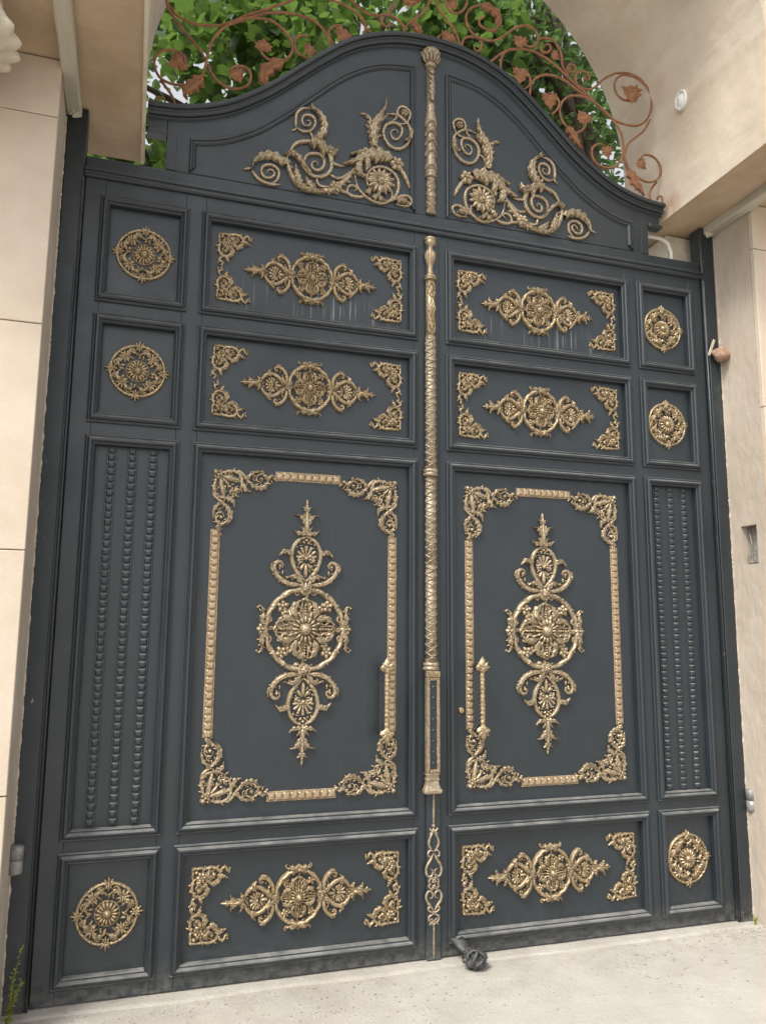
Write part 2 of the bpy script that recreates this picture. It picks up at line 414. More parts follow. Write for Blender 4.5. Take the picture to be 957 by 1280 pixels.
    def leafy(s, pts, sz, every=.012, h=.008, side=0):
        C = resample(pts, step=every); T = s.frames(C)
        for i, (p, t) in enumerate(zip(C, T)):
            if i == 0: continue
            q = 1 if (i % 2 if side == 0 else side > 0) else -1
            s.petal(p.x, p.y, math.atan2(t.y, t.x) + q * R(52), sz * (.75 + .25 * (i % 3)), sz * .45, h, .003, .002)
        return s
    def shell(s, u, v, r, n=9, a=PI / 2, spread=R(205), h=0.01):
        for k in range(n):
            b = a - spread / 2 + spread * k / (n - 1); L = r * (0.8 + .2 * math.cos((b - a) * 1.1)); c, d = math.cos(b), math.sin(b); q = r / .066 / s.TH ** .4
            s.tube([(u + c * r * .14, v + d * r * .14), (u + c * L * .55, v + d * L * .55), (u + c * L * .96, v + d * L * .96)], [.003 * q, .0056 * q, .0088 * q], 1.1, .003, ends=(1, .75), groove=.15)
        return s.dome(u, v, r * .17, h * 1.1, .004, 8, 3)

def sweep_closed(pts, prof, y0=0.0):
    """mitred moulding round a closed polygon, inset to the inside; prof: (inset, h)"""
    n = len(pts); P = [Vector(p) for p in pts]
    area = sum(P[i].x * P[(i + 1) % n].y - P[(i + 1) % n].x * P[i].y for i in range(n)); sg = 1 if area > 0 else -1
    rows = []
    for i in range(n):
        a = (P[i] - P[i - 1]).normalized(); b = (P[(i + 1) % n] - P[i]).normalized()
        na = Vector((-a.y, a.x)) * sg; nb = Vector((-b.y, b.x)) * sg; mm = na + nb; mm = mm / max(.2, mm.dot(na))
        rows.append([(P[i].x + mm.x * d, y0 - h, P[i].y + mm.y * d) for d, h in prof])
    rows.append(rows[0]); o = MB(); o.grid(rows); return o
# traced centre lines, metres in the gate plane (x, z)
IRON=[
 [(-1.470,4.924),(-1.469,4.871),(-1.454,4.823),(-1.414,4.764),(-1.370,4.714),(-1.322,4.666),(-1.281,4.619),(-1.262,4.585)],
 [(-1.477,4.913),(-1.460,4.865),(-1.427,4.817),(-1.381,4.790),(-1.319,4.780),(-1.249,4.787),(-1.180,4.810),(-1.118,4.852),(-1.056,4.900),(-0.992,4.940),(-0.920,4.987),(-0.833,5.043),(-0.757,5.106)],
 [(-1.149,4.826),(-1.087,4.865),(-1.008,4.917),(-0.920,4.960),(-0.838,4.982),(-0.759,4.985),(-0.691,4.975),(-0.639,4.943),(-0.609,4.900),(-0.595,4.862),(-0.596,4.817)],
 [(-1.358,4.535),(-1.365,4.568),(-1.394,4.591),(-1.447,4.590),(-1.491,4.562),(-1.512,4.514),(-1.505,4.465),(-1.476,4.421),(-1.424,4.403),(-1.364,4.409),(-1.312,4.439),(-1.276,4.477),(-1.259,4.533),(-1.250,4.597),(-1.237,4.670),(-1.209,4.739),(-1.164,4.799),(-1.102,4.851),(-1.039,4.884),(-0.939,4.900),(-0.881,4.879),(-0.830,4.837),(-0.804,4.780),(-0.807,4.734),(-0.835,4.687),(-0.883,4.661),(-0.932,4.663),(-0.965,4.690),(-0.978,4.718)],
 [(-1.244,4.563),(-1.223,4.516),(-1.183,4.474),(-1.128,4.452),(-1.073,4.462),(-1.031,4.497),(-1.019,4.548),(-1.038,4.588),(-1.077,4.594),(-1.116,4.577),(-1.131,4.547)],
 [(-1.476,4.421),(-1.445,4.386),(-1.413,4.342),(-1.396,4.295)],
 [(-1.496,4.285),(-1.486,4.308),(-1.460,4.314),(-1.444,4.284)],
 [(-0.718,4.865),(-0.756,4.859),(-0.784,4.831),(-0.792,4.802),(-0.783,4.763),(-0.753,4.739),(-0.703,4.729)],
 [(-0.524,4.985),(-0.571,4.970),(-0.601,4.925),(-0.596,4.889),(-0.570,4.864),(-0.535,4.854)],
 [(-0.643,5.119),(-0.591,5.115),(-0.539,5.110),(-0.469,5.087),(-0.415,5.049),(-0.393,4.999),(-0.401,4.931)],
 [(-0.424,5.061),(-0.384,5.001),(-0.326,4.955)],
 [(-0.479,5.175),(-0.461,5.151),(-0.416,5.116),(-0.363,5.102),(-0.300,5.109),(-0.246,5.143),(-0.220,5.199),(-0.215,5.248)],
 [(-0.296,5.106),(-0.304,5.070),(-0.286,5.041),(-0.259,5.034),(-0.246,5.061),(-0.264,5.071)],
 [(-0.291,5.107),(-0.242,5.120),(-0.192,5.100),(-0.161,5.060),(-0.164,4.997)],
 [(0.007,5.300),(-0.040,5.199),(-0.105,5.133),(-0.151,5.063),(-0.134,5.000)],
 [(0.025,5.325),(0.035,5.288),(0.054,5.234),(0.101,5.178),(0.148,5.122),(0.176,5.060),(0.187,5.009)],
 [(0.193,4.996),(0.205,5.068),(0.234,5.105),(0.292,5.120),(0.326,5.089),(0.321,5.048),(0.296,5.027),(0.277,5.042),(0.287,5.064)],
 [(0.048,4.998),(0.045,5.046),(0.067,5.079),(0.100,5.095),(0.127,5.111),(0.124,5.125),(0.105,5.116)],
 [(0.338,5.257),(0.313,5.240),(0.313,5.200),(0.361,5.183),(0.416,5.192),(0.437,5.248),(0.422,5.305),(0.373,5.337),(0.314,5.331),(0.265,5.302),(0.228,5.252),(0.230,5.183),(0.263,5.132),(0.321,5.108),(0.400,5.118),(0.470,5.166),(0.474,5.172),(0.546,5.242),(0.617,5.278),(0.668,5.269),(0.698,5.226),(0.692,5.178),(0.655,5.143),(0.604,5.140)],
 [(0.092,5.334),(0.101,5.287),(0.125,5.249),(0.168,5.244),(0.211,5.278),(0.236,5.334),(0.232,5.373)],
 [(0.363,4.960),(0.422,5.024),(0.493,5.087),(0.584,5.123),(0.665,5.131),(0.746,5.111),(0.828,5.070),(0.899,5.021),(0.971,4.967),(1.043,4.923),(1.116,4.868),(1.189,4.813),(1.259,4.787),(1.368,4.785),(1.436,4.816),(1.483,4.873),(1.510,4.963),(1.508,5.036),(1.472,5.091),(1.406,5.128),(1.329,5.130),(1.272,5.101),(1.242,5.047),(1.251,4.986),(1.298,4.951),(1.365,4.956),(1.410,4.982)],
 [(0.448,4.922),(0.446,4.991),(0.472,5.057),(0.518,5.100)],
 [(0.565,4.973),(0.621,4.969),(0.645,4.930),(0.639,4.888),(0.598,4.849)],
 [(0.643,4.825),(0.654,4.902),(0.691,4.956),(0.753,4.991),(0.826,4.998),(0.898,4.980),(0.970,4.941),(1.053,4.900)],
 [(0.782,4.722),(0.824,4.772),(0.831,4.823),(0.801,4.856),(0.760,4.862)],
 [(1.021,4.720),(0.998,4.675),(0.950,4.644),(0.894,4.662),(0.854,4.708),(0.840,4.770),(0.857,4.824),(0.905,4.875),(0.974,4.896),(1.059,4.890),(1.132,4.851),(1.194,4.804),(1.246,4.749),(1.276,4.684),(1.283,4.604),(1.263,4.529),(1.213,4.469),(1.148,4.451),(1.085,4.468),(1.055,4.517),(1.063,4.568),(1.111,4.603),(1.154,4.597)],
 [(0.702,5.181),(0.708,5.213),(0.750,5.239),(0.812,5.240),(0.852,5.194),(0.871,5.137),(0.875,5.076),(0.920,5.026)],
 [(0.717,5.169),(0.721,5.130),(0.757,5.129),(0.789,5.167),(0.769,5.193),(0.748,5.177)],
 [(0.927,5.074),(0.906,5.053),(0.906,5.079),(0.928,5.100),(0.959,5.087),(0.953,5.055),(0.921,5.042),(0.895,5.061)],
 [(1.016,5.044),(1.047,5.026),(1.064,5.046),(1.044,5.077),(1.007,5.078),(0.974,5.055),(0.962,5.016),(0.977,4.979),(1.024,4.959),(1.077,4.974),(1.122,5.013),(1.178,5.073),(1.245,5.117),(1.251,5.122),(1.340,5.143),(1.429,5.128),(1.482,5.083)],
 [(1.481,4.841),(1.433,4.758),(1.363,4.692),(1.312,4.640),(1.287,4.574),(1.290,4.514),(1.320,4.460),(1.373,4.425),(1.448,4.409),(1.516,4.442),(1.542,4.503),(1.528,4.562),(1.480,4.593),(1.424,4.587),(1.389,4.549)],
 [(1.284,4.624),(1.286,4.544),(1.304,4.467),(1.350,4.415),(1.390,4.332)],
 [(1.522,4.433),(1.480,4.380),(1.464,4.331),(1.481,4.294),(1.503,4.298)],
 [(1.509,4.304),(1.516,4.326),(1.549,4.327),(1.560,4.278)],
]
IRON_LEAF=[
 [(-1.355,4.553),(-1.451,4.520)],
 [(-1.108,4.566),(-1.066,4.497)],
 [(-0.961,4.713),(-0.956,4.800)],
 [(-0.729,4.781),(-0.658,4.790)],
 [(-0.549,4.906),(-0.458,4.949)],
 [(0.576,4.983),(0.579,4.884)],
 [(0.765,4.863),(0.788,4.763)],
 [(1.154,4.592),(1.183,4.518)],
 [(1.021,4.725),(0.977,4.811)],
 [(1.384,4.543),(1.453,4.506)],
 [(1.399,4.974),(1.292,5.048)],
 [(0.604,5.140),(0.545,5.211)],
 [(0.799,5.144),(0.860,5.119)],
 [(0.119,5.100),(0.100,5.012)],
 [(0.168,5.296),(0.101,5.297)],
]
IRON_ACANTHUS=[
 [(-1.271,4.470),(-1.326,4.405),(-1.354,4.364),(-1.338,4.326)],
 [(-0.850,4.669),(-0.910,4.628),(-0.949,4.574),(-0.947,4.521),(-0.907,4.513),(-0.896,4.547)],
 [(0.883,4.660),(0.923,4.608),(0.953,4.565),(0.982,4.527)],
 [(1.309,4.458),(1.349,4.385),(1.390,4.343),(1.405,4.305)],
 [(-0.114,5.101),(-0.087,5.070),(-0.073,5.045),(-0.059,5.010)],
 [(0.319,5.327),(0.383,5.324),(0.432,5.287),(0.431,5.226),(0.415,5.167)],
 [(-0.175,5.230),(-0.124,5.230),(-0.087,5.245),(-0.059,5.248)],
]
SCROLL_TUBE=[
 ([(-0.999,4.006),(-0.980,3.976),(-0.948,3.953),(-0.900,3.943),(-0.847,3.953)],0.009),
 ([(-0.900,3.948),(-0.869,3.969),(-0.857,4.005),(-0.863,4.033),(-0.887,4.051),(-0.919,4.050),(-0.945,4.031),(-0.949,4.001),(-0.933,3.979),(-0.906,3.978),(-0.883,3.997),(-0.884,4.020),(-0.900,4.028),(-0.915,4.019),(-0.918,4.002)],0.008),
 ([(-1.002,4.016),(-1.028,4.006),(-1.041,4.004)],0.006),
 ([(-0.773,4.295),(-0.776,4.341),(-0.767,4.384),(-0.740,4.414),(-0.701,4.426)],0.009),
 ([(-0.773,4.301),(-0.748,4.285),(-0.720,4.283),(-0.688,4.298),(-0.669,4.338),(-0.675,4.372),(-0.701,4.384),(-0.728,4.375),(-0.741,4.349),(-0.732,4.321),(-0.705,4.321),(-0.694,4.341),(-0.703,4.354),(-0.716,4.348)],0.008),
 ([(-0.770,4.295),(-0.778,4.282),(-0.794,4.276)],0.006),
 ([(-0.685,4.426),(-0.689,4.461)],0.006),
 ([(-0.693,4.288),(-0.687,4.266),(-0.670,4.246)],0.007),
 ([(-0.812,4.129),(-0.784,4.187),(-0.752,4.214),(-0.708,4.229),(-0.664,4.230),(-0.620,4.216),(-0.588,4.193),(-0.574,4.148),(-0.576,4.101),(-0.594,4.062),(-0.633,4.037),(-0.677,4.035),(-0.715,4.062),(-0.738,4.092),(-0.761,4.134),(-0.793,4.150)],0.011),
 ([(-0.721,4.084),(-0.722,4.124),(-0.701,4.155),(-0.663,4.166),(-0.630,4.161),(-0.615,4.128),(-0.623,4.092),(-0.650,4.072),(-0.677,4.078),(-0.683,4.103),(-0.667,4.121),(-0.651,4.115),(-0.656,4.100)],0.009),
 ([(-0.815,4.134),(-0.816,4.088),(-0.801,4.039),(-0.773,3.987),(-0.729,3.955),(-0.675,3.948),(-0.615,3.957),(-0.560,3.982)],0.013),
 ([(-0.654,4.027),(-0.648,3.994),(-0.621,3.982),(-0.571,3.994)],0.008),
 ([(-0.633,3.963),(-0.573,3.968),(-0.531,4.007),(-0.484,4.061),(-0.448,4.125)],0.015),
 ([(-0.638,4.234),(-0.595,4.185),(-0.576,4.138),(-0.539,4.123),(-0.497,4.128)],0.009),
 ([(-0.595,4.185),(-0.574,4.113),(-0.587,4.072),(-0.634,4.038)],0.008),
 ([(-0.581,4.061),(-0.550,4.048),(-0.514,4.055),(-0.472,4.101)],0.008),
 ([(-0.354,4.015),(-0.373,4.057),(-0.372,4.102),(-0.349,4.138),(-0.305,4.160),(-0.255,4.157),(-0.210,4.127),(-0.193,4.078),(-0.203,4.018),(-0.241,3.972),(-0.297,3.946),(-0.353,3.958),(-0.397,3.982),(-0.428,4.020),(-0.441,4.075),(-0.442,4.127)],0.009),
 ([(-0.266,3.961),(-0.216,3.983),(-0.178,4.010),(-0.140,4.017),(-0.116,3.995),(-0.127,3.967),(-0.159,3.955),(-0.210,3.959)],0.008),
 ([(-0.543,3.986),(-0.488,3.971),(-0.452,3.959),(-0.403,3.965),(-0.372,3.980)],0.009),
 ([(-0.464,3.963),(-0.485,3.978),(-0.477,4.011),(-0.446,4.023),(-0.431,4.004),(-0.449,3.991)],0.007),
 ([(-0.204,4.196),(-0.179,4.166),(-0.153,4.125),(-0.126,4.068)],0.012),
 ([(-0.290,4.248),(-0.325,4.286),(-0.348,4.340),(-0.358,4.397),(-0.361,4.442),(-0.380,4.461)],0.010),
 ([(-0.325,4.306),(-0.313,4.341),(-0.288,4.356)],0.008),
 ([(-0.270,4.489),(-0.206,4.497),(-0.161,4.473),(-0.128,4.434),(-0.123,4.382),(-0.147,4.323),(-0.192,4.291),(-0.243,4.297),(-0.275,4.336),(-0.283,4.380),(-0.263,4.424),(-0.219,4.444),(-0.180,4.429),(-0.175,4.390),(-0.196,4.353),(-0.224,4.347),(-0.240,4.373),(-0.228,4.399),(-0.202,4.404),(-0.200,4.385)],0.009),
 ([(-0.141,4.464),(-0.125,4.515),(-0.141,4.545),(-0.174,4.554),(-0.198,4.532),(-0.198,4.499),(-0.161,4.480)],0.008),
 ([(-0.206,4.497),(-0.212,4.469),(-0.244,4.442)],0.006),
 ([(-0.206,4.440),(-0.167,4.449),(-0.141,4.461)],0.006),
 ([(-0.235,4.038),(-0.229,4.000),(-0.241,3.979)],0.006),
]
SCROLL_ACANTHUS=[
 ([(-0.824,4.063),(-0.851,4.087),(-0.899,4.103),(-0.952,4.089),(-0.988,4.053),(-0.999,4.006)],0.034,6),
 ([(-0.662,4.248),(-0.629,4.290),(-0.619,4.340),(-0.637,4.390),(-0.662,4.414),(-0.696,4.427)],0.034,6),
 ([(-0.692,4.236),(-0.642,4.223),(-0.608,4.200),(-0.580,4.182),(-0.552,4.176)],0.034,4),
 ([(-0.692,4.230),(-0.677,4.209),(-0.671,4.184)],0.022,3),
 ([(-0.740,3.965),(-0.763,4.018),(-0.773,4.074)],0.030,4),
 ([(-0.664,3.953),(-0.697,3.979),(-0.717,4.015)],0.030,3),
 ([(-0.647,4.227),(-0.624,4.185),(-0.622,4.139)],0.022,4),
 ([(-0.804,4.148),(-0.760,4.122),(-0.727,4.083),(-0.688,4.044)],0.018,4),
 ([(-0.773,3.987),(-0.707,3.948),(-0.615,3.957)],0.020,5),
 ([(-0.236,4.216),(-0.293,4.234),(-0.368,4.219),(-0.430,4.174),(-0.515,4.131)],0.050,7),
 ([(-0.293,4.237),(-0.381,4.229),(-0.473,4.200)],0.030,5),
 ([(-0.424,4.156),(-0.423,4.105),(-0.386,4.080)],0.032,4),
 ([(-0.381,4.190),(-0.374,4.153),(-0.383,4.112)],0.030,3),
 ([(-0.331,4.213),(-0.324,4.189),(-0.330,4.168)],0.026,3),
 ([(-0.287,4.222),(-0.293,4.201),(-0.302,4.187)],0.020,3),
 ([(-0.331,4.265),(-0.345,4.334),(-0.336,4.409),(-0.302,4.469),(-0.277,4.521),(-0.272,4.569)],0.036,8),
 ([(-0.338,4.349),(-0.320,4.379),(-0.301,4.409)],0.024,3),
 ([(-0.333,4.416),(-0.301,4.442),(-0.263,4.471)],0.026,3),
 ([(-0.347,3.959),(-0.316,3.978),(-0.291,3.963),(-0.266,3.961)],0.024,4),
 ([(-0.210,3.972),(-0.172,3.982),(-0.133,3.966)],0.026,4),
 ([(-0.378,3.979),(-0.360,4.008),(-0.342,4.027)],0.024,3),
 ([(-0.577,4.189),(-0.559,4.186),(-0.541,4.222)],0.018,3),
 ([(-0.601,4.209),(-0.571,4.196),(-0.558,4.173)],0.020,3),
 ([(-0.122,4.415),(-0.128,4.367),(-0.160,4.347)],0.018,3),
]
SCROLL_FLOWER=[
 (-0.298,4.074,0.079,22),
 (-0.552,3.991,0.038,6),
 (-0.204,4.196,0.042,6),
 (-0.161,4.514,0.022,5),
 (-0.814,4.129,0.018,4),
 (-0.656,4.255,0.022,4),
]
rnd = random.Random(7)
GZ = 0.05
# ------------------------------------------------------------------ ground
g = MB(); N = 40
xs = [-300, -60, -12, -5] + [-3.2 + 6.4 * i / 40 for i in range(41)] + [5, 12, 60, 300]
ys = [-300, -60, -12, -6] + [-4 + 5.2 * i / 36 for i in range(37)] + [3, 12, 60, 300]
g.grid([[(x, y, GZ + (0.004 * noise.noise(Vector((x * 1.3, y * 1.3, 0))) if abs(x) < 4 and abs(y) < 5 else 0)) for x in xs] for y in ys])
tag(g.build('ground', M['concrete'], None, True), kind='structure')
th = MB(); rows = [[], [], [], []]
for i in range(121):
    x = -1.95 + 3.9 * i / 120
    e = -0.085 + 0.020 * noise.noise(Vector((x * 2.1, 3, 0))) + 0.006 * noise.noise(Vector((x * 19, 1, 0)))
    h = GZ + 0.007 + 0.002 * noise.noise(Vector((x * 5, 8, 0)))
    rows[0].append((x, 0.5, h)); rows[1].append((x, e + .03, h)); rows[2].append((x, e + 0.004, h - .002)); rows[3].append((x, e - 0.004, GZ - 0.02))
th.grid(rows)
tag(th.build('threshold', M['concrete'], None, True), kind='structure')
gr = MB()
for i in range(900):
    x = rnd.uniform(-1.9, 2.2); y = -abs(rnd.gauss(0, .35)) - 0.1
    if i < 330: x = rnd.gauss(1.75, .12); y = rnd.gauss(-.1, .07) - .05
    s_ = rnd.uniform(.002, .0055)
    gr.bbox(x - s_, x + s_ * rnd.uniform(.5, 1.5), y - s_, y + s_, GZ - .001, GZ + s_ * 1.2, s_ * .35)
tag(gr.build('grit', M['concrete'], None), 'loose grit and small chips scattered on the concrete before the gate', 'grit', kind='stuff')

# ------------------------------------------------------------------ arch block over the gate
AX, AZ0, AZ, YF, YB = 1.55, 4.17, 4.65, -0.89, 0.38
op = [(-AX, AZ0)] + [(-AX, AZ0 + .16 * i) for i in (1, 2)] + [(-AX * math.cos(PI * i / 48), AZ + AX * math.sin(PI * i / 48)) for i in range(49)] + [(AX, AZ0 + .16 * i) for i in (2, 1)] + [(AX, AZ0)]
outp = []
for x, z in op:
    if z <= AZ: outp.append((math.copysign(3.6, x), z))
    else:
        dx, dz = x, z - AZ; k = min(3.6 / max(1e-6, abs(dx)), (7.6 - AZ) / dz); outp.append((dx * k, AZ + dz * k))
me = bpy.data.meshes.new('arch_block'); V = []; F = []; MI = []
n = len(op)
for y in (YF, YB):
    for ring in (op, outp): V += [(x, y, z) for x, z in ring]
for i in range(n - 1):
    F.append((i, i + 1, n + i + 1, n + i)); MI.append(2)
    F.append((2 * n + i, 3 * n + i, 3 * n + i + 1, 2 * n + i + 1)); MI.append(2)
    F.append((n + i, n + i + 1, 3 * n + i + 1, 3 * n + i)); MI.append(2)
    F.append((i, 2 * n + i, 2 * n + i + 1, i + 1)); MI.append(0)
F.append((0, n, 3 * n, 2 * n)); MI.append(1); F.append((n - 1, 3 * n - 1, 4 * n - 1, 2 * n - 1)); MI.append(1)
me.from_pydata(V, [], F)
for q in ('vault', 'soffit', 'render'): me.materials.append(M[q])
me.polygons.foreach_set('material_index', MI); me.update()
import bmesh
bm = bmesh.new(); bm.from_mesh(me); bmesh.ops.recalc_face_normals(bm, faces=bm.faces); bm.to_mesh(me); bm.free()
arch = link('archway', me)
tag(arch, 'deep plastered archway with a curved pale vault above the gate', 'archway')
# little raised moulding on the front edge of the arch
a_ = MB(); rows = []
for (x, z) in op:
    k = 1.0 if z > AZ0 + .01 else 1.0
    dx, dz = (x, z - AZ) if z > AZ else (math.copysign(1, x) * AX, 0)
    l = math.hypot(dx, dz); ux, uz = dx / l, dz / l
    rows.append([(x + ux * o_, YF - h_, z + uz * o_) for o_, h_ in ((.03, -.002), (.03, .03), (.08, .05), (.17, .05), (.19, .02), (.19, -.002))])
a_.grid(rows); a_.build('arch_moulding', M['carved'], arch)

MB().bbox(-1.556, -1.536, -.885, .375, 4.155, 4.185, .004).build('edge_strip', M['carved'], arch)  # added pale strip, stands in for the lit highlight along the left soffit edge
# ------------------------------------------------------------------ piers
def pier(sx_, label):
    t = empty('pier', (sx_ * 2.5, 0, GZ), label, 'pier', 'stone clad piers beside the gate')
    c = MB()
    def bx(x0, x1, *r):
        a, b = sorted((sx_ * x0, sx_ * x1)); c.box(a, b, *r)
    if sx_ < 0: bx(1.906, 3.2, -.30, .38, GZ - .05, 4.168)
    else:
        bx(1.965, 3.2, -.30, .38, GZ - .05, 4.168)
        for r in ((-.30, .38, GZ - .05, 2.03), (-.30, .38, 2.255, 4.168), (-.30, -.22, 2.03, 2.255), (-.098, .38, 2.03, 2.255)): bx(1.906, 1.965, *r)
    c.build('wall_core', M['render'], t)
    zs = [GZ - .06, .985, 1.95, 2.92, 3.885, 4.166]
    for i in range(5):
        for (x0, x1) in ((1.903 if sx_ < 0 else 1.908, 2.60), (2.604, 3.2)):
            if i % 2: x1 = min(x1, 3.2)
            o_ = rnd.uniform(-.002, .002)
            a, b = sorted((sx_ * x0, sx_ * x1))
            MB().bbox(a, b, -.335 + o_, -.301, zs[i] + .0022, zs[i + 1] - .0022, .003).build('stone_slab', M['cladding'], t)
    return t
pl = pier(-1, 'left pier clad in smooth cream stone slabs, beside the left gate post')
pr = pier(1, 'right pier with a rough pale plaster return and a small niche in it')
# niche fittings in the plaster return
nb = MB(); nb.box(1.9645, 1.956, -.217, -.101, 2.034, 2.252); nb.build('niche_back', M['niche'], pr)
q = MB(); q.bbox(1.925, 1.955, -.205, -.16, 2.036, 2.13, .004); q.bbox(1.93, 1.955, -.15, -.115, 2.036, 2.10, .004)
q.tube3([(1.945, -.16, 2.10), (1.93, -.15, 2.16), (1.94, -.13, 2.21), (1.95, -.12, 2.25)], .004, 6); q.build('cable_box', M['niche'], pr)
bk = MB(); bk.bbox(1.665, 2.4, .13, .37, GZ - .04, 4.165, .01)
bk.build('rear_wall_nib', M['carved'], pr)
# rails under the soffit, one over each reveal
for sx_, lab in ((-1, 'weathered pale timber rail under the soffit above the left post'), (1, 'weathered pale timber rail under the soffit above the right post')):
    b_ = MB(); rows = []
    for i in range(25):
        y = -.013 - .87 * i / 24; j = lambda k: .003 * noise.noise(Vector((y * 7, k, sx_ * 5)))
        x0, x1 = sx_ * 1.905, sx_ * 1.835
        rows.append([(x0 + j(1), y, 4.168), (x0 + j(2), y, 4.122 + j(3)), (x0 + (x1 - x0) * .12, y, 4.117 + j(7)), (x1 + (x0 - x1) * .1, y, 4.117 + j(4)), (x1 + j(5), y, 4.124), (x1 + j(6), y, 4.168)])
    b_.grid(rows, True, True); r_ = b_.build('soffit_rail', M['rail']); tag(r_, lab, 'rail', 'rails under the soffit')
    p_ = MB()
    for i in range(26):
        p_.dome(0, 0, 0, 0) if False else None
# crumbled mortar where the rails meet the posts
for sx_, lab in ((-1, 'crumbled mortar lump between the left rail and the post head'), (1, 'crumbled mortar lump between the right rail and the post head')):
    b_ = RB()
    me_ = bmesh.new(); bmesh.ops.create_icosphere(me_, subdivisions=3, radius=1)
    for v in me_.verts:
        d = 1 + .35 * noise.noise(v.co * 2.3 + Vector((sx_ * 3, 0, 0))) + .25 * noise.noise(v.co * 6)
        v.co = Vector((v.co.x * .030, v.co.y * .024, v.co.z * .026)) * d
    mm_ = bpy.data.meshes.new('mortar_lump'); me_.to_mesh(mm_); me_.free(); mm_.materials.append(M['rail'])
    o_ = link('mortar_lump', mm_, None, (sx_ * 1.862, -.032, 4.125)); tag(o_, lab, 'mortar', 'mortar lumps at the post heads')
# corbel at the upper left
cb = MB(); rows = []
cprof = [(0, .19), (.03, .20), (.035, .185), (.08, .205), (.13, .225), (.16, .235), (.185, .255), (.20, .265), (.212, .262), (.222, .245), (.232, .215), (.245, .195), (.28, .20), (.31, .205), (.335, .20), (.355, .17), (.37, .10), (.375, .01)]
for k, (dz, r) in enumerate(cprof):
    row = []
    for i in range(72):
        a = 2 * PI * i / 72; fl = 1 + (.10 * abs(math.cos(a * 9)) - .05 if dz > .05 else 0) * (1.5 if .15 < dz < .22 else .8)
        row.append((-2.30 + r * fl * math.cos(a), -.66 + r * fl * math.sin(a), 4.1665 - dz))
    rows.append(row)
cb.grid(rows, True, True)
cbo = cb.build('corbel', M['carved'], None, True)
tag(cbo, 'fluted cream plaster corbel under the soffit at the upper left corner', 'corbel')
# pale pipe stub behind the gate at the right
pp = MB(); pp.tube3([(1.40, .10, 4.105), (1.52, .10, 4.11), (1.60, .095, 4.105), (1.645, .09, 4.08), (1.665, .09, 4.03), (1.67, .09, 3.90)], .011, 10)
tag(pp.build('drain_pipe', M['white'], None, True), 'bent pale pipe behind the right end of the gate crest', 'pipe')
# oval fitting on the vault
ov = empty('wall_light', (1.548, -.232, 4.83), 'unlit oval white wall fitting on the vault right of the gate', 'wall light')
rows = []
for (h, k) in ((0, 1), (.018, 1), (.026, .93), (.026, .74), (.018, .70)):
    rows.append([(1.549 - h, -.232 + .050 * k * math.cos(2 * PI * i / 28), 4.83 + .064 * k * math.sin(2 * PI * i / 28)) for i in range(28)])
o_ = MB(); o_.grid(rows, True); o_.build('rim', M['white'], ov, True)
rows = [[(1.549 - h, -.232 + .050 * k * math.cos(2 * PI * i / 28), 4.83 + .064 * k * math.sin(2 * PI * i / 28)) for i in range(28)] for h, k in ((.012, .72), (.022, .62), (.031, .35), (.034, .04))]
o_ = MB(); o_.grid(rows, True); o_.build('lens', M['white'], ov, True)

# ------------------------------------------------------------------ posts and header
fr = empty('gate_portal', (0, 0, GZ), 'dark slate steel portal of two posts and a header round the gate', 'portal')
for sx_ in (-1, 1):
    a, b = sorted((sx_ * 1.805, sx_ * 1.900))
    p = MB().bbox(a, b, -.012, .085, GZ - .01, 4.166, .005).build('post', M['paint_post'], fr)
    a, b = sorted((sx_ * 1.822, sx_ * 1.903))
    MB().bbox(a, b, -.020, -.0125, GZ, 3.345, .003).build('cover_plate', M['paint_post'], p)
    MB().box(*sorted((sx_ * 1.770, sx_ * 1.8045)), .042, .06, GZ, 3.861).build('stop_bar', M['paint'], p)
    x = sx_ * 1.808
    MB().tube3([(x, -.016, GZ + .01), (x, -.016, 2.7), (x, -.016, 3.80)], .007, 8).build('edge_strip', M['paint_post'], p, True)
hb = MB().bbox(-1.803, 1.803, .002, .07, 3.862, 3.929, .004).build('header', M['paint'], fr)
hm = MB(); prof = [(3.862, .0), (3.862, -.016), (3.857, -.023), (3.846, -.023), (3.842, -.014), (3.838, -.012), (3.834, -.017), (3.824, -.019), (3.817, -.012), (3.814, -.004), (3.812, .02), (3.862, .02)]
hm.grid([[(x, y, z) for z, y in prof] for x in (-1.803, -.6, .6, 1.803)], True, True); hm.build('moulding', M['paint'], hb)
def blob(name, loc, sc3, m_, parent=None, seed=0, amp=.3, f=2.0, sub=3):
    b = bmesh.new(); bmesh.ops.create_icosphere(b, subdivisions=sub, radius=1)
    for v in b.verts:
        d = 1 + amp * noise.noise(v.co * f + Vector((seed, 0, 0))) + amp * .5 * noise.noise(v.co * f * 2.7 + Vector((0, seed, 0)))
        v.co = Vector((v.co.x * sc3[0], v.co.y * sc3[1], v.co.z * sc3[2])) * d
    mm_ = bpy.data.meshes.new(name); b.to_mesh(mm_); b.free(); mm_.materials.append(m_)
    mm_.polygons.foreach_set('use_smooth', [True] * len(mm_.polygons))
    return link(name, mm_, parent, loc)
for (x, z) in ((-1.884, .675), (1.915, .705)):
    h = MB(); h.lathe([(z - .058, .001), (z - .058, .026), (z - .052, .030), (z - .003, .030), (z - .002, .024), (z + .002, .024), (z + .003, .030), (z + .052, .030), (z + .058, .024), (z + .058, .001)], x, -.045, 16)
    h.build('hinge', M['steel'], fr, True)
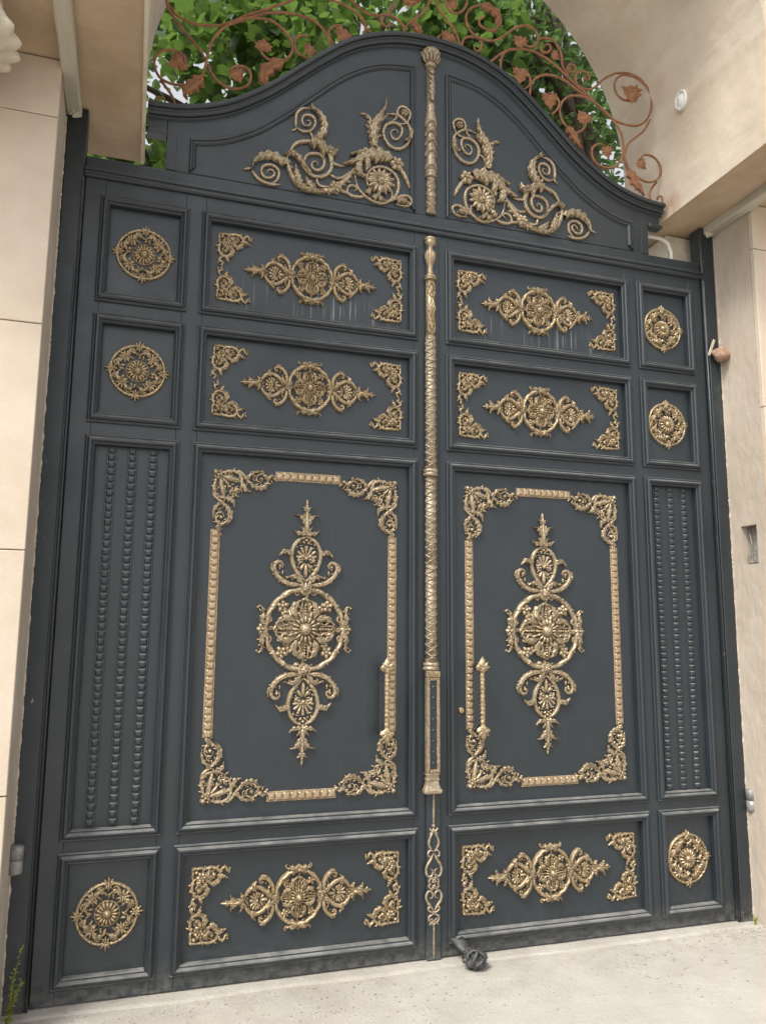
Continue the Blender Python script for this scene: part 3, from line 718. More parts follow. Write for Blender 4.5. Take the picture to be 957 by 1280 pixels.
# foot of mortar and lump at the upper right hinge
for sx_, pier_ in ((-1, pl), (1, pr)):        # ragged mortar between post and pier
    o = MB(); rows = []
    for i in range(520):
        z = GZ + (4.10 - GZ) * i / 519; a = noise.noise(Vector((z * 6, sx_ * 3, 0))); b_ = noise.noise(Vector((z * 23, sx_ * 7, 2)))
        c_ = noise.noise(Vector((z * 70, 4, sx_))); w_ = max(.0015, .0035 + .004 * a + .004 * b_ + .003 * c_); d_ = max(.0008, .002 + .003 * b_ + .002 * c_)
        rows.append([(sx_ * (1.9065), -.016 - d_ * 2.4, z), (sx_ * (1.905 - w_ * .5), -.018 - d_ * 1.5, z), (sx_ * (1.903 - w_), -.0195 - d_ * .3, z), (sx_ * (1.903 - w_ * 1.05), -.018, z), (sx_ * 1.9065, -.010, z)])
    o.grid(rows, True, True); o.build('mortar_seam', M['render'], pier_, False)
lump = blob('stone_lump', (1.872, -.062, 3.318), (.058, .046, .046), M['pink'], None, 3, .34, 1.5)
tag(lump, 'rounded terracotta coloured lump wedged against the upper right post', 'stone lump')
st = MB(); st.bbox(-.008, .008, -.004, .004, -.058, .058, .002)
so = link('stick', st.mesh('stick', M['rail'], False, (0, 0, 0)), None, (1.822, -.04, 3.365), (0, R(24), 0))
tag(so, 'short white batten leaning behind the terracotta lump', 'stick')

# ------------------------------------------------------------------ shared ornament meshes
PY = 0.018                       # panel field depth
def rosette_mesh():
    o = RB()
    for k in range(16): o.petal(math.cos(2 * PI * k / 16) * .018, math.sin(2 * PI * k / 16) * .018, 2 * PI * k / 16, .034, .0150, .011, .008)
    o.dome(0, 0, .044, .006)
    o.dome(0, 0, .0195, .017, .006, 14, 4)
    o.tube([(math.cos(2 * PI * k / 24) * .05, math.sin(2 * PI * k / 24) * .05) for k in range(24)], .0035, 1, .002, True)
    return o.mesh('rosette_centre', M['gold'], True)
def palm(o, u, v, ang, s_, n=5, h=.008):
    for k in range(n):
        b = ang + (k - (n - 1) / 2) * R(36); L = s_ * (1 - .13 * abs(k - (n - 1) / 2)); o.petal(u, v, b, L, s_ * .34, h, .004, .003)
    o.dome(u, v, s_ * .2, h * 1.1, .004, 7, 2)
def round_medallion():
    o = RB(); o.TH = 1.35
    o.tube([(math.cos(2 * PI * k / 40) * .122, math.sin(2 * PI * k / 40) * .122) for k in range(40)], .0055, 1, .003, True, twist=(30, .12))
    for k in range(4):
        a = PI / 2 * k; palm(o, math.cos(a) * .112, math.sin(a) * .112, a, .036)
        palm(o, math.cos(a) * .118, math.sin(a) * .118, a + PI, .03, 3)
        for sg in (-1, 1):
            b = a + sg * R(17); o.spiral(math.cos(b) * .098, math.sin(b) * .098, .017, .004, a + sg * R(100), a + sg * R(100) - sg * 6.5, .0038)
    o2 = RB(); o2.TH = 1.5
    for k in range(4):
        a = PI / 4 + PI / 2 * k; palm(o2, math.cos(a) * .084, math.sin(a) * .084, a, .040)
        palm(o2, math.cos(a) * .088, math.sin(a) * .088, a + PI, .032, 5)
        for sg in (-1, 1):
            b0 = a + sg * R(6); b1 = a + sg * R(40)
            o2.acanthus([(math.cos(b0) * .085, math.sin(b0) * .085), (math.cos((b0 + b1) / 2) * .097, math.sin((b0 + b1) / 2) * .097), (math.cos(b1) * .080, math.sin(b1) * .080), (math.cos(b1 + sg * .1) * .068, math.sin(b1 + sg * .1) * .068)], .017, 3, .009)
    for k in range(16):
        a = 2 * PI * k / 16; o2.petal(math.cos(a) * .060, math.sin(a) * .060, a + (.5 if k % 2 else -.5), .030, .012, .008)
        o2.petal(math.cos(a + .2) * .098, math.sin(a + .2) * .098, a + 1.4, .026, .011, .008)
    return o.mesh('round_medallion', M['gold'], True), o2.mesh('leaf_wreath', M['gold'], True)
ROS = rosette_mesh(); RMED, RWREATH = round_medallion()
def place_round(leaf, x, z, s_=1.0, rot=0):
    r = link('round_medallion', RMED, leaf, (x, PY, z), (0, rot, 0), (s_ * 1.03, 1.5, s_ * 1.03))
    link('leaf_wreath', RWREATH, r, (0, 0, 0), local=True)
    link('rosette', ROS, r, (0, 0, 0), local=True)

# large medallion: ring with clasps, and its separate castings
def med_ring(TH=1.0):
    o = RB(); o.TH = TH
    o.tube([(math.cos(2 * PI * k / 48) * .192, math.sin(2 * PI * k / 48) * .197) for k in range(48)], .0115, .95, .003, True, twist=(16, .22), seg=8)
    for k in range(16):                              # ribbon bands wound on the ring
        a = 2 * PI * (k + .5) / 16
        if abs(math.sin(a)) > .93 or abs(math.cos(a)) > .93: continue
        c, s_ = math.cos(a), math.sin(a); t = a + R(52)
        o.tube([(c * .178, s_ * .183), (c * .192 + math.cos(t) * .006, s_ * .197 + math.sin(t) * .006), (c * .206, s_ * .211)], .0042, 1.0, .012)
    for sg in (-1, 1):                               # clasps, top and bottom
        for q in (-1, 1):
            o.acanthus([(q * .004, sg * .165), (q * .022, sg * .195), (q * .018, sg * .225), (q * .042, sg * .252), (q * .07, sg * .252)], .026, 4, .012)
            o.spiral(q * .038, sg * .176, .018, .004, PI / 2 * sg if q > 0 else PI / 2 * sg, (PI / 2 - q * 6.0) * 1, .0055)
        o.dome(0, sg * .20, .022, .016, .006, 10, 3); o.flower(0, sg * .20, .017, 5, .006, .018)
        o.petal(0, sg * .17, sg * PI / 2, .06, .03, .01, .01)
    for q in (-1, 1):                                # side brackets
        for sg in (-1, 1):
            o.acanthus([(q * .185, sg * .022), (q * .210, sg * .040), (q * .206, sg * .072), (q * .212, sg * .10)], .034, 3, .014)
            o.spiral(q * .180, sg * .052, .021, .004, R(-90) * sg if q > 0 else R(-90) * sg, (R(-90) - q * 6.2) * sg, .0055)
            o.tube([(q * .20, sg * .085), (q * .212, sg * .105), (q * .226, sg * .112), (q * .232, sg * .104)], .0045)
            o.dome(q * .232, sg * .104, .007, .009, .002, 7, 2)
        o.flower(q * .207, 0, .031, 6, .010, .008)
        for sg in (-1, 1): o.leafy([(q * .195, sg * .03), (q * .212, sg * .055), (q * .208, sg * .09)], .020, .010)
    return o.mesh('medallion_ring', M['gold_pale'], True)
def med_rosette(TH=1.0):
    o = RB(); o.TH = TH
    rows_pts = [(math.cos(a) * (.118 + .007 * math.cos(16 * a)), math.sin(a) * (.118 + .007 * math.cos(16 * a))) for a in [2 * PI * k / 48 for k in range(96)]]
    o.grid([[o.P(x, y, 0) for x, y in rows_pts], [o.P(x, y, .005) for x, y in rows_pts], [o.P(x * .5, y * .5, .008) for x, y in rows_pts], [o.P(x * .05, y * .05, .010) for x, y in rows_pts]], True)
    for k in range(8):
        a = PI / 8 + PI / 4 * k; sg = 1 if k % 2 else -1
        o.spiral(math.cos(a) * .088, math.sin(a) * .088, .030, .006, a - sg * R(150), a - sg * R(150) + sg * 8.2, .0062, 1.3, .008)
        o.acanthus([(math.cos(a - sg * .30) * .060, math.sin(a - sg * .30) * .060), (math.cos(a - sg * .1) * .10, math.sin(a - sg * .1) * .10), (math.cos(a + sg * .2) * .126, math.sin(a + sg * .2) * .126), (math.cos(a + sg * .40) * .122, math.sin(a + sg * .40) * .122)], .026, 3, .012, .008)
        o.petal(math.cos(a) * .050, math.sin(a) * .050, a, .032, .020, .009, .012)
    for k in range(24):
        a = 2 * PI * k / 24; L = .034 if k % 3 else .028
        o.petal(math.cos(a) * .098, math.sin(a) * .098, a + (.5 if k % 2 else -.5), L, .020, .010, .006)
    for k in range(4):
        a = PI / 2 * k; c, s_ = math.cos(a), math.sin(a)
        for d in range(6): o.dome(c * (.066 + .0125 * d), s_ * (.066 + .0125 * d), .0075 - .0004 * d, .009, .010, 7, 2)
        o.tube([(c * .06 - s_ * .012, s_ * .06 + c * .012), (c * .10 - s_ * .015, s_ * .10 + c * .015), (c * .125 - s_ * .011, s_ * .125 + c * .011), (c * .134, s_ * .134), (c * .125 + s_ * .011, s_ * .125 - c * .011), (c * .10 + s_ * .015, s_ * .10 - c * .015), (c * .06 + s_ * .012, s_ * .06 - c * .012)], .0045, 1, .006)
        o.spiral(c * .150, s_ * .150, .013, .003, a + PI, a + PI + 6, .005)
    for k in range(16): o.petal(math.cos(2 * PI * k / 16) * .025, math.sin(2 * PI * k / 16) * .025, 2 * PI * k / 16, .034, .0160, .010, .018)
    o.dome(0, 0, .0275, .020, .018, 16, 4)
    return o.mesh('medallion_rosette', M['gold_pale'], True)
def med_flower(TH=1.0):
    o = RB(); o.TH = TH; o.tube([(-.016, -.018), (-.006, -.006), (0, 0)], .005, 1); o.flower(0, 0, .029 * TH, 5, .009, .006, R(18)); return o.mesh('small_flower', M['gold_pale'], True)
def med_shell(TH=1.0):
    """pointed oval frame with a fan shell; grows from the origin upwards"""
    o = RB(); o.TH = TH
    pts = [(0, 0), (.034, .030), (.062, .075), (.073, .125), (.062, .175), (.032, .21), (0, .222)]
    o.tube(pts, [.009, .0085, .0085], 1, .003, groove=.25, seg=8); o.tube([(-x, y) for x, y in pts], [.009, .0085, .0085], 1, .003, groove=.25, seg=8)
    o.shell(0, .112, .066, 9)
    for q in (-1, 1):
        o.spiral(q * .024, .104, .024, .005, R(90) + q * R(80), R(90) + q * R(80) - q * 7, .0055, 1, .005)
        o.petal(q * .006, .09, R(-90) + q * R(38), .045, .018, .008)
        o.petal(q * .004, .185, R(90) - q * R(45), .022, .012, .006)
    o.petal(0, .085, R(-90), .062, .022, .010); o.dome(0, .205, .009, .01, .004, 8, 2)
    for q in (-1, 1):
        o.leafy([(q * .018, .03), (q * .030, .06), (q * .045, .09)], .020, .012); o.leafy([(q * .05, .15), (q * .035, .18), (q * .012, .205)], .018, .012)
    o.petal(0, .02, R(90), .05, .022, .010)
    return o.mesh('palmette', M['gold_pale'], True)
def med_scroll(TH=1.0):
    o = RB(); o.TH = TH
    o.tube([(.012, .008), (.05, .004), (.095, .012), (.135, .038), (.158, .075), (.155, .105), (.135, .118), (.117, .107), (.118, .088), (.132, .086)], [.008, .011, .011, .010, .009, .008, .006], 1, .003, groove=.3, seg=8)
    o.dome(.130, .094, .010, .012, .004, 8, 2)
    o.acanthus([(.02, .012), (.045, .040), (.075, .045), (.098, .032)], .03, 3, .012)
    o.acanthus([(.072, .150), (.095, .168), (.118, .162), (.138, .142)], .032, 3, .012)
    o.acanthus([(.150, .06), (.172, .085), (.168, .112)], .02, 2, .01)
    o.leafy([(.05, .004), (.095, .012), (.135, .038), (.158, .075), (.155, .105)], .018, .014, side=-1); o.leafy([(.05, .02), (.09, .03), (.12, .05), (.135, .075)], .022, .014)
    return o.mesh('side_scroll', M['gold_pale'], True)
def med_finial(TH=1.0):
    o = RB(); o.TH = TH
    o.flower(0, .018, .018, 5, .008, .006)
    for q in (-1, 1):
        o.acanthus([(q * .002, .012), (q * .025, .014), (q * .048, .018), (q * .066, .034)], .026, 3, .010)
        o.acanthus([(q * .002, .02), (q * .016, .034), (q * .030, .050)], .018, 2, .009)
        o.acanthus([(q * .003, .055), (q * .016, .080), (q * .034, .104), (q * .062, .108)], .024, 3, .010)
        o.acanthus([(q * .002, .06), (q * .010, .09), (q * .016, .118)], .016, 2, .009)
        o.acanthus([(q * .001, .125), (q * .012, .143), (q * .026, .150)], .018, 2, .008)
    o.tube([(0, 0), (0, .05), (0, .1), (0, .15), (0, .19)], [.009, .012, .008, .008, .003], 1, .004)
    o.petal(0, .055, PI / 2, .06, .026, .012, .006); o.dome(0, .135, .010, .011, .004, 8, 2); o.dome(0, .155, .008, .009, .004, 8, 2); o.petal(0, .155, PI / 2, .034, .012, .008)
    return o.mesh('finial', M['gold_pale'], True)
MRING, MROS, MFLO, MSHE, MSCR, MFIN = med_ring(1.15), med_rosette(1.3), med_flower(1.15), med_shell(1.2), med_scroll(1.2), med_finial(1.25)
def regold(me_, m_):
    c = me_.copy(); c.materials.clear(); c.materials.append(m_); return c
SM = [regold(q, M['gold']) for q in (med_ring(1.55), med_rosette(1.3), med_flower(1.25), med_shell(1.6), med_scroll(1.7), med_finial(1.8))]
def place_medallion(leaf, x, z, big=True):
    RNG, ROSM, FLO, SHE, SCR, FIN = (MRING, MROS, MFLO, MSHE, MSCR, MFIN) if big else SM
    if big: r = link('medallion', RNG, leaf, (x, PY, z), (0, 0, 0), (1, 1.5, 1))
    else: r = link('medallion', RNG, leaf, (x, PY, z), (0, R(90), 0), (.615, 1.15, .552))
    link('rosette', ROSM, r, local=True, scale=(1.14, 1.0, 1.12) if big else (1.12, 1, 1.12))
    for a in (-1, 1):
        for b in (-1, 1):
            link('flower', FLO, r, (a * .112, 0, b * .112), (0, 0, 0), (a, 1, b), local=True)
    for b in (-1, 1):
        link('palmette', SHE, r, (0, .0, b * .235), (0, 0, 0), (1 if big else 1.3, 1, b), local=True)
        link('finial', FIN, r, (0, 0, b * .458), (0, 0, 0), (1, 1, b), local=True)
        for a in (-1, 1): link('side_scroll', SCR, r, (0, 0, b * .213), (0, 0, 0), (a, 1, b), local=True)

def corner_small(TH=1.2):
    """corner at the origin, arms along +u and -v, arm length 1"""
    o = RB(); o.TH = TH; S = .165
    for mir in (0, 1):
        def f(p): 
            u, v = p; u, v = (u, -v) if not mir else (v, -u); return (u * S, v * S)
        F_ = lambda L: [f(p) for p in L]
        o.tube(F_([(.28, .14), (.34, .06), (.50, .02), (.66, .06), (.74, .18), (.70, .32), (.58, .40), (.44, .36), (.34, .26), (.20, .16)]), .0060, 1, .003, groove=.2)
        o.tube(F_([(.02, .02), (.14, .04), (.26, .03), (.36, .08)]), .0055)
        o.acanthus(F_([(.36, .12), (.46, .26), (.58, .26), (.62, .16)]), .022, 3, .012)
        o.acanthus(F_([(.40, .32), (.56, .44), (.70, .40), (.80, .26)]), .018, 4, .009)
        o.tube(F_([(.74, .18), (.80, .06), (.90, .04), (.92, .14), (.99, .12), (1.02, .06)]), [.005, .0055, .005, .004], 1, .003)
        o.acanthus(F_([(.74, .22), (.84, .27), (.95, .31)]), .018, 3, .008)
        o.dome(*f((.58, .2)), .010, .011, .005, 8, 2); o.dome(*f((.13, .12)), .009, .010, .004, 8, 2)
        o.leafy(F_([(.30, .12), (.36, .05), (.50, .02), (.66, .06), (.74, .18), (.70, .32), (.58, .40), (.44, .36)]), .017, .011)
        o.leafy(F_([(.78, .06), (.90, .04), (.99, .12)]), .015, .009); o.spiral(*f((.55, .20)), .017, .004, 1, 7, .004)
        o.petal(*f((.40, .20)), 1.0 + mir, .03, .014, .010)
    o.flower(.26 * S, -.26 * S, .024, 6, .009, .007); o.dome(.05 * S, -.05 * S, .009, .01, .004, 8, 2)
    return o.mesh('corner_scroll', M['gold'], True)
def corner_large():
    o = RB(); S = .305
    for mir in (0, 1):
        def f(p):
            u, v = p; u, v = (u, -v) if not mir else (v, -u); return (u * S, v * S)
        F_ = lambda L: [f(p) for p in L]
        o.tube(F_([(.06, .06), (.16, .03), (.28, .0), (.38, .03), (.44, .12), (.44, .25), (.40, .34), (.33, .37)]), [.006, .008, .008, .006], 1, .003, groove=.3, seg=8)
        o.tube(F_([(.30, .01), (.40, .0), (.48, .08), (.56, .18), (.66, .24), (.78, .24), (.86, .16), (.84, .07), (.75, .03), (.68, .08), (.69, .15), (.76, .17)]), [.008, .008, .007, .006, .006, .005], 1, .003, groove=.2)
        o.petal(*f((.09, .09)), (-R(12) if not mir else -R(78)), .115, .030, .011, .006)
        o.acanthus(F_([(.50, .14), (.62, .02), (.72, .0), (.82, .0)]), .026, 4, .011)
        o.acanthus(F_([(.58, .22), (.70, .28), (.80, .27), (.90, .18)]), .024, 5, .011)
        o.acanthus(F_([(.46, .20), (.50, .30), (.60, .33)]), .034, 3, .011)
        o.acanthus(F_([(.86, .12), (.92, .06), (1.0, .08)]), .026, 3, .011)
        o.leafy(F_([(.06, .06), (.16, .03), (.28, .0), (.38, .03), (.44, .12), (.44, .25), (.40, .34)]), .019, .014)
        o.leafy(F_([(.48, .08), (.56, .18), (.66, .24), (.78, .24), (.86, .16), (.84, .07), (.75, .03)]), .022, .013)
        o.leafy(F_([(.14, .14), (.24, .20), (.33, .30)]), .026, .014); o.spiral(*f((.66, .11)), .017, .004, 1, 8, .0042); o.flower(*f((.34, .16)), .015, 5, .007, .006)
        o.leafy(F_([(.84, .10), (.92, .12), (1.0, .10)]), .018, .010)
        o.petal(*f((.94, .10)), (0 if not mir else -PI / 2), .022, .016, .008, .005)
        o.spiral(*f((.37, .30)), .015, .004, 1, 7, .005); o.dome(*f((.02, .10)), .009, .010, .004, 8, 2); o.dome(*f((.76, .12)), .011, .011, .004, 8, 2)
        o.spiral(*f((.27, .06)), .013, .004, 2, 8, .004)
    for a in (-14, -45, -76): o.petal(.10 * S, -.10 * S, R(a), .066, .017, .011, .005, .003)
    o.flower(.10 * S, -.10 * S, .022, 5, .008, .010); o.dome(.03 * S, -.03 * S, .015, .015, .004, 9, 3)
    return o.mesh('corner_scroll_large', M['gold_pale'], True)
CS, CL = corner_small(), corner_large()
def stud_mesh(name, w_, l_, h, m_):
    o = RB(); rows = []
    for k, (q, hh) in enumerate(((1, 0), (.96, .3), (.72, .78), (.30, 1.0))):
        rows.append([o.P(x * w_ / 2 * q, y * l_ / 2 * q, hh * h) for x, y in ((-1, -.72), (-.72, -1), (.72, -1), (1, -.72), (1, .72), (.72, 1), (-.72, 1), (-1, .72))])
    o.grid(rows, True); b = len(o.v); o.f.append(tuple(range(b - 8, b)))
    return o.mesh(name, m_, False)
STUD = stud_mesh('stud', .032, .030, .0105, M['paint']); GST = stud_mesh('gold_stud', .036, .0325, .010, M['gold_strip']); GSTH = stud_mesh('gold_stud_h', .0325, .036, .010, M['gold_strip'])

# ------------------------------------------------------------------ gate leaves
ROWS = {'A': (3.189, 3.734), 'B': (2.592, 3.129), 'C': (.720, 2.533), 'D': (.122, .674)}
PROF = [(0, -.002), (0, .009), (.005, .012), (.008, .010), (.011, .010), (.014, .019), (.020, .025), (.027, .026), (.033, .021), (.036, .013), (.039, .012), (.043, .014), (.047, .010), (.049, -.016)]
def rail_piece(x0, x1, z0, z1, side):
    """one mitred length of panel moulding"""
    o = MB()
    def c(ix, iz, d): return (x0 + d if ix == 0 else x1 - d, z0 + d if iz == 0 else z1 - d)
    ends = {'b': ((0, 0), (1, 0)), 'r': ((1, 0), (1, 1)), 't': ((1, 1), (0, 1)), 'l': ((0, 1), (0, 0))}[side]
    o.grid([[(c(*e, d)[0], -h, c(*e, d)[1]) for d, h in PROF] for e in ends])
    return o
def gate_leaf(sg, cols, x0, x1, label):
    leaf = empty('gate_leaf', (sg * 1.80, 0, GZ), label, 'gate', 'leaves of the double gate')
    (n0, n1), (w0, w1) = cols            # narrow and wide column
    lo, hi = (n0, w1) if sg < 0 else (w0, n1)
    cs = sorted([(n0, n1), (w0, w1)])
    edges = [x0] + [cs[0][0] + .02, cs[0][1] - .02, cs[1][0] + .02, cs[1][1] - .02] + [x1]
    for k in range(3):
        MB().bbox(edges[2 * k], edges[2 * k + 1], 0, .04, GZ + .016, 3.825, .0012).build('stile', M['paint'], leaf)
    zz = [GZ + .016] + [v for r in 'DCBA' for v in (ROWS[r][0] + .02, ROWS[r][1] - .02)] + [3.825]
    for (a, b) in cs:
        for k in range(5):
            MB().bbox(a + .0205, b - .0205, .0008, .04, zz[2 * k], zz[2 * k + 1], .0012).build('rail', M['paint'], leaf)
    for (a, b) in ((n0, n1), (w0, w1)):
        wide = a == w0
        for r in 'ABCD':
            z0, z1 = ROWS[r]
            p = MB().box(a + .0215, b - .0215, PY, .03, z0 + .021, z1 - .021).build('panel', M['paint_drips'] if (wide and r == 'A') else M['paint'], leaf)
            for s_ in 'brtl':
                dx = .0
                rail_piece(a, b, z0, z1, s_).build('moulding', M['paint'], p)
            cx, cz = (a + b) / 2, (z0 + z1) / 2
            if not wide:
                if r != 'C': place_round(leaf, sg * 1.509, {'A': 3.461, 'B': 2.864, 'D': .408}[r], 1.0, rnd.uniform(-.06, .06))
                else:
                    for xx in (sg * 1.509 - .094, sg * 1.509, sg * 1.509 + .094):
                        st_ = MB().bbox(xx - .0225, xx + .0225, PY - .005, PY + .004, z0 + .047, z1 - .047, .0015).build('stud_strip', M['paint'], leaf)
                        nst = 50; zz0, zz1 = z0 + .068, z1 - .066
                        for i in range(nst):
                            zc = zz0 + (zz1 - zz0) * i / (nst - 1)
                            link('stud', STUD, st_, (xx + rnd.uniform(-.0012, .0012), PY - .005, zc), (0, rnd.uniform(-.05, .05), 0), (rnd.uniform(.96, 1.03), rnd.uniform(.85, 1.1), rnd.uniform(.97, 1.02)))
            elif r == 'C':
                place_medallion(leaf, sg * .662, 1.639)
                X0, X1 = (-1.128, -.192) if sg < 0 else (.202, 1.130)
                for (ux, sx_) in ((X0, 1), (X1, -1)):
                    for (uz, sz_) in ((2.405, 1), (.845, -1)):
                        link('corner_scroll', CL, leaf, (ux, PY, uz), (0, rnd.uniform(-.02, .02), 0), (sx_, 1.5, sz_))
                for ux in (X0 + .018, X1 - .018):
                    z_0, z_1 = 1.135, 2.115
                    s2 = MB().bbox(ux - .0235, ux + .0235, PY - .006, PY + .002, z_0, z_1, .002).build('gold_strip', M['gold_strip'], leaf)
                    for i in range(28):
                        link('gold_stud', GST, s2, (ux + rnd.uniform(-.001, .001), PY - .006, z_0 + .019 + (z_1 - z_0 - .038) * i / 27), (0, rnd.uniform(-.05, .05), 0), (1, rnd.uniform(.8, 1.15), 1))
                for uz in (2.396, .858):
                    xa, xb = cx - .168, cx + .168
                    s2 = MB().bbox(xa, xb, PY - .006, PY + .002, uz - .0235, uz + .0235, .002).build('gold_strip', M['gold_strip'], leaf)
                    for i in range(9):
                        link('gold_stud', GSTH, s2, (xa + .022 + (xb - xa - .044) * i / 8, PY - .006, uz), (0, rnd.uniform(-.05, .05), 0), (1.05, rnd.uniform(.8, 1.15), 1))
            else:
                mz = {'A': 3.461, 'B': 2.863, 'D': .403}[r]
                place_medallion(leaf, sg * .664, mz, False)
                dz = {'A': .180, 'B': .182, 'D': .165}[r]
                mid = .007
                Xa, Xb = (-1.156, -.166) if sg < 0 else (.166, 1.172)
                for (ux, sx_) in ((Xa, 1), (Xb, -1)):
                    for sz_ in (1, -1):
                        link('corner_scroll', CS, leaf, (ux, PY, mz + sz_ * dz + .0), (0, rnd.uniform(-.05, .05), 0), (sx_ * 1.04, 1.5, sz_ * 1.04))
    return leaf
LL = gate_leaf(-1, ((-1.724, -1.297), (-1.239, -.078)), -1.797, -.018, 'left gate leaf in slate paint, with the lattice column on its closing edge')
RL = gate_leaf(1, ((1.321, 1.723), (.085, 1.263)), .018, 1.797, 'right gate leaf in slate paint, with a brass lock near its handle')
# ------------------------------------------------------------------ closing bar and its column (on the left leaf)
ab = MB().bbox(-.0335, .040, -.016, -.0005, GZ + .012, 3.792, .003).build('closing_bar', M['paint'], LL)
CX, CY = -.010, -.016
def half(prof, cx, cy, n=14, flute=None):
    o = MB(); rows = []
    for z, r in prof:
        row = []
        for k in range(n * (3 if flute else 1) + 1):
            a = PI * k / (n * (3 if flute else 1)); rr = r
            if flute and flute[0] < z < flute[1]: rr = r * (1 - .12 * abs(math.sin(a * flute[2])))
            row.append((cx - rr * math.cos(a), cy - rr * math.sin(a), z))
        rows.append(row)
    return o.grid(rows, cap=True)
def lattice(z0, z1, r, cx, cy, pitch=.040, w_=.0042, name='lattice_sleeve', parent=None, span=1.35):
    o = half([(z0, r * .97), (z1, r * .97)], cx, cy)
    n = int((z1 - z0) / pitch) + 2
    for fam in (1, -1):
        for i in range(-1, n):
            pts = []
            for k in range(10):
                q = k / 9; z = z0 + i * pitch + q * pitch * span; a = PI * q if fam > 0 else PI * (1 - q)
                if z0 <= z <= z1: pts.append((cx - r * math.cos(a), cy - r * math.sin(a), z))
            if len(pts) > 2: o.tube3(pts, w_, 5)
    for i in range(int((z1 - z0) / pitch)):
        z = z0 + (i + .86) * pitch
        if z < z1 - .01: o.tube3([(cx - .004, cy - r - .001, z), (cx + .004, cy - r - .001, z)], .006, 6)
    return o.build(name, M['gold_worn'], parent, True)
def ring(z0, z1, r, cx, cy, parent, m_=None):
    h = z1 - z0
    return half([(z0, r * .8), (z0 + h * .05, r), (z0 + h * .38, r * 1.02), (z0 + h * .46, r * .88), (z0 + h * .54, r * .88), (z0 + h * .62, r * .98), (z0 + h * .93, r * .96), (z1, r * .78)], cx, cy).build('collar', m_ or M['gold_worn'], parent, True)
core = half([(.94, .0255), (3.54, .0255)], CX, CY).build('column', M['gold_worn'], LL, True)
half([(3.560, .016), (3.575, .020), (3.59, .015), (3.612, .0145), (3.630, .018), (3.650, .027), (3.675, .0315), (3.698, .030), (3.712, .019), (3.722, .014), (3.735, .015), (3.742, .027), (3.752, .031), (3.762, .031), (3.766, .026), (3.772, .031), (3.782, .031), (3.786, .025)], CX, CY, 14, (3.64, 3.705, 7)).build('urn', M['gold_strip'], core, True)
ring(3.536, 3.563, .033, CX, CY, core, M['gold'])
# carved sleeve: loops, lozenge, loops
o = half([(3.215, .0262), (3.535, .0262)], CX, CY)
def on_cyl(pts, r=.0275): return [(CX + r * math.sin(u / r), CY - r * math.cos(u / r), v) for u, v in pts]
for zc in (3.475, 3.265):
    o.tube3(on_cyl([(.021 * math.cos(a), zc + .040 * math.sin(a)) for a in [2 * PI * k / 16 for k in range(17)]]), .0042, 6)
    o.tube3(on_cyl([(-.013, zc - .028), (0, zc), (.013, zc + .028)]), .0035, 5); o.tube3(on_cyl([(.013, zc - .028), (0, zc), (-.013, zc + .028)]), .0035, 5)
for q in (-1, 1): o.tube3(on_cyl([(0, 3.425), (q * .024, 3.37), (0, 3.315)]), .0045, 6)
for q in (-1, 1): o.tube3(on_cyl([(q * .004, 3.40), (-q * .010, 3.37), (q * .004, 3.345)]), .003, 5)
o.build('carved_sleeve', M['gold'], core, True)
lattice(2.480, 3.208, .0285, CX, CY, parent=core)
ring(2.440, 2.480, .040, CX, CY, core)
lattice(1.975, 2.438, .0290, CX, CY, parent=core)
lattice(1.478, 1.970, .0290, CX, CY, parent=core)
ring(1.437, 1.478, .043, CX, CY, core)
o = MB(); o.bbox(CX - .037, CX + .037, CY - .042, CY - .012, 1.405, 1.436, .003)
for k in range(5): o.bbox(CX - .030 + k * .0135, CX - .024 + k * .0135, CY - .046, CY - .040, 1.412, 1.430, .001)
o.build('dentil_block', M['gold'], core)
for a, b in ((CX - .034, CX - .019), (CX + .019, CX + .034)):
    o = MB().bbox(a, b, CY - .040, CY - .002, .940, 1.404, .003)
    for k in range(46): o.bbox(a + .002, b - .002, CY - .043, CY - .039, .945 + k * .01, .951 + k * .01, .0008)
    o.build('frame_bar', M['gold_worn'], core)
for a, b in ((1.388, 1.4045), (.9395, .956)): MB().bbox(CX - .0188, CX + .0188, CY - .038, CY - .004, a, b, .002).build('frame_bar', M['gold'], core)
o = MB().bbox(CX - .0187, CX + .0187, CY - .030, CY - .003, .9565, 1.3875, .001); o.build('dark_inset', M['paint'], core)
for k in range(8): RB().dome(0, 0, .005, .006).mesh
dm = RB(); dm.dome(0, 0, .0055, .006, 0, 8, 2); DM = dm.mesh('rivet', M['paint'], True)
for k in range(8): link('rivet', DM, core, (CX, CY - .030, .985 + k * .053))
o = MB(); rows = []
for z, hx, hy in ((.840, .044, .040), (.846, .048, .044), (.856, .048, .044), (.862, .043, .039), (.880, .036, .033), (.900, .031, .030), (.903, .036, .034), (.912, .036, .034), (.915, .031, .030), (.928, .033, .032), (.930, .037, .036), (.9385, .037, .036)):
    rows.append([(CX - hx, CY, z), (CX - hx, CY - hy * .8, z), (CX - hx * .85, CY - hy, z), (CX + hx * .85, CY - hy, z), (CX + hx, CY - hy * .8, z), (CX + hx, CY, z)])
o.grid(rows, False, True); o.build('column_foot', M['gold_worn'], core)
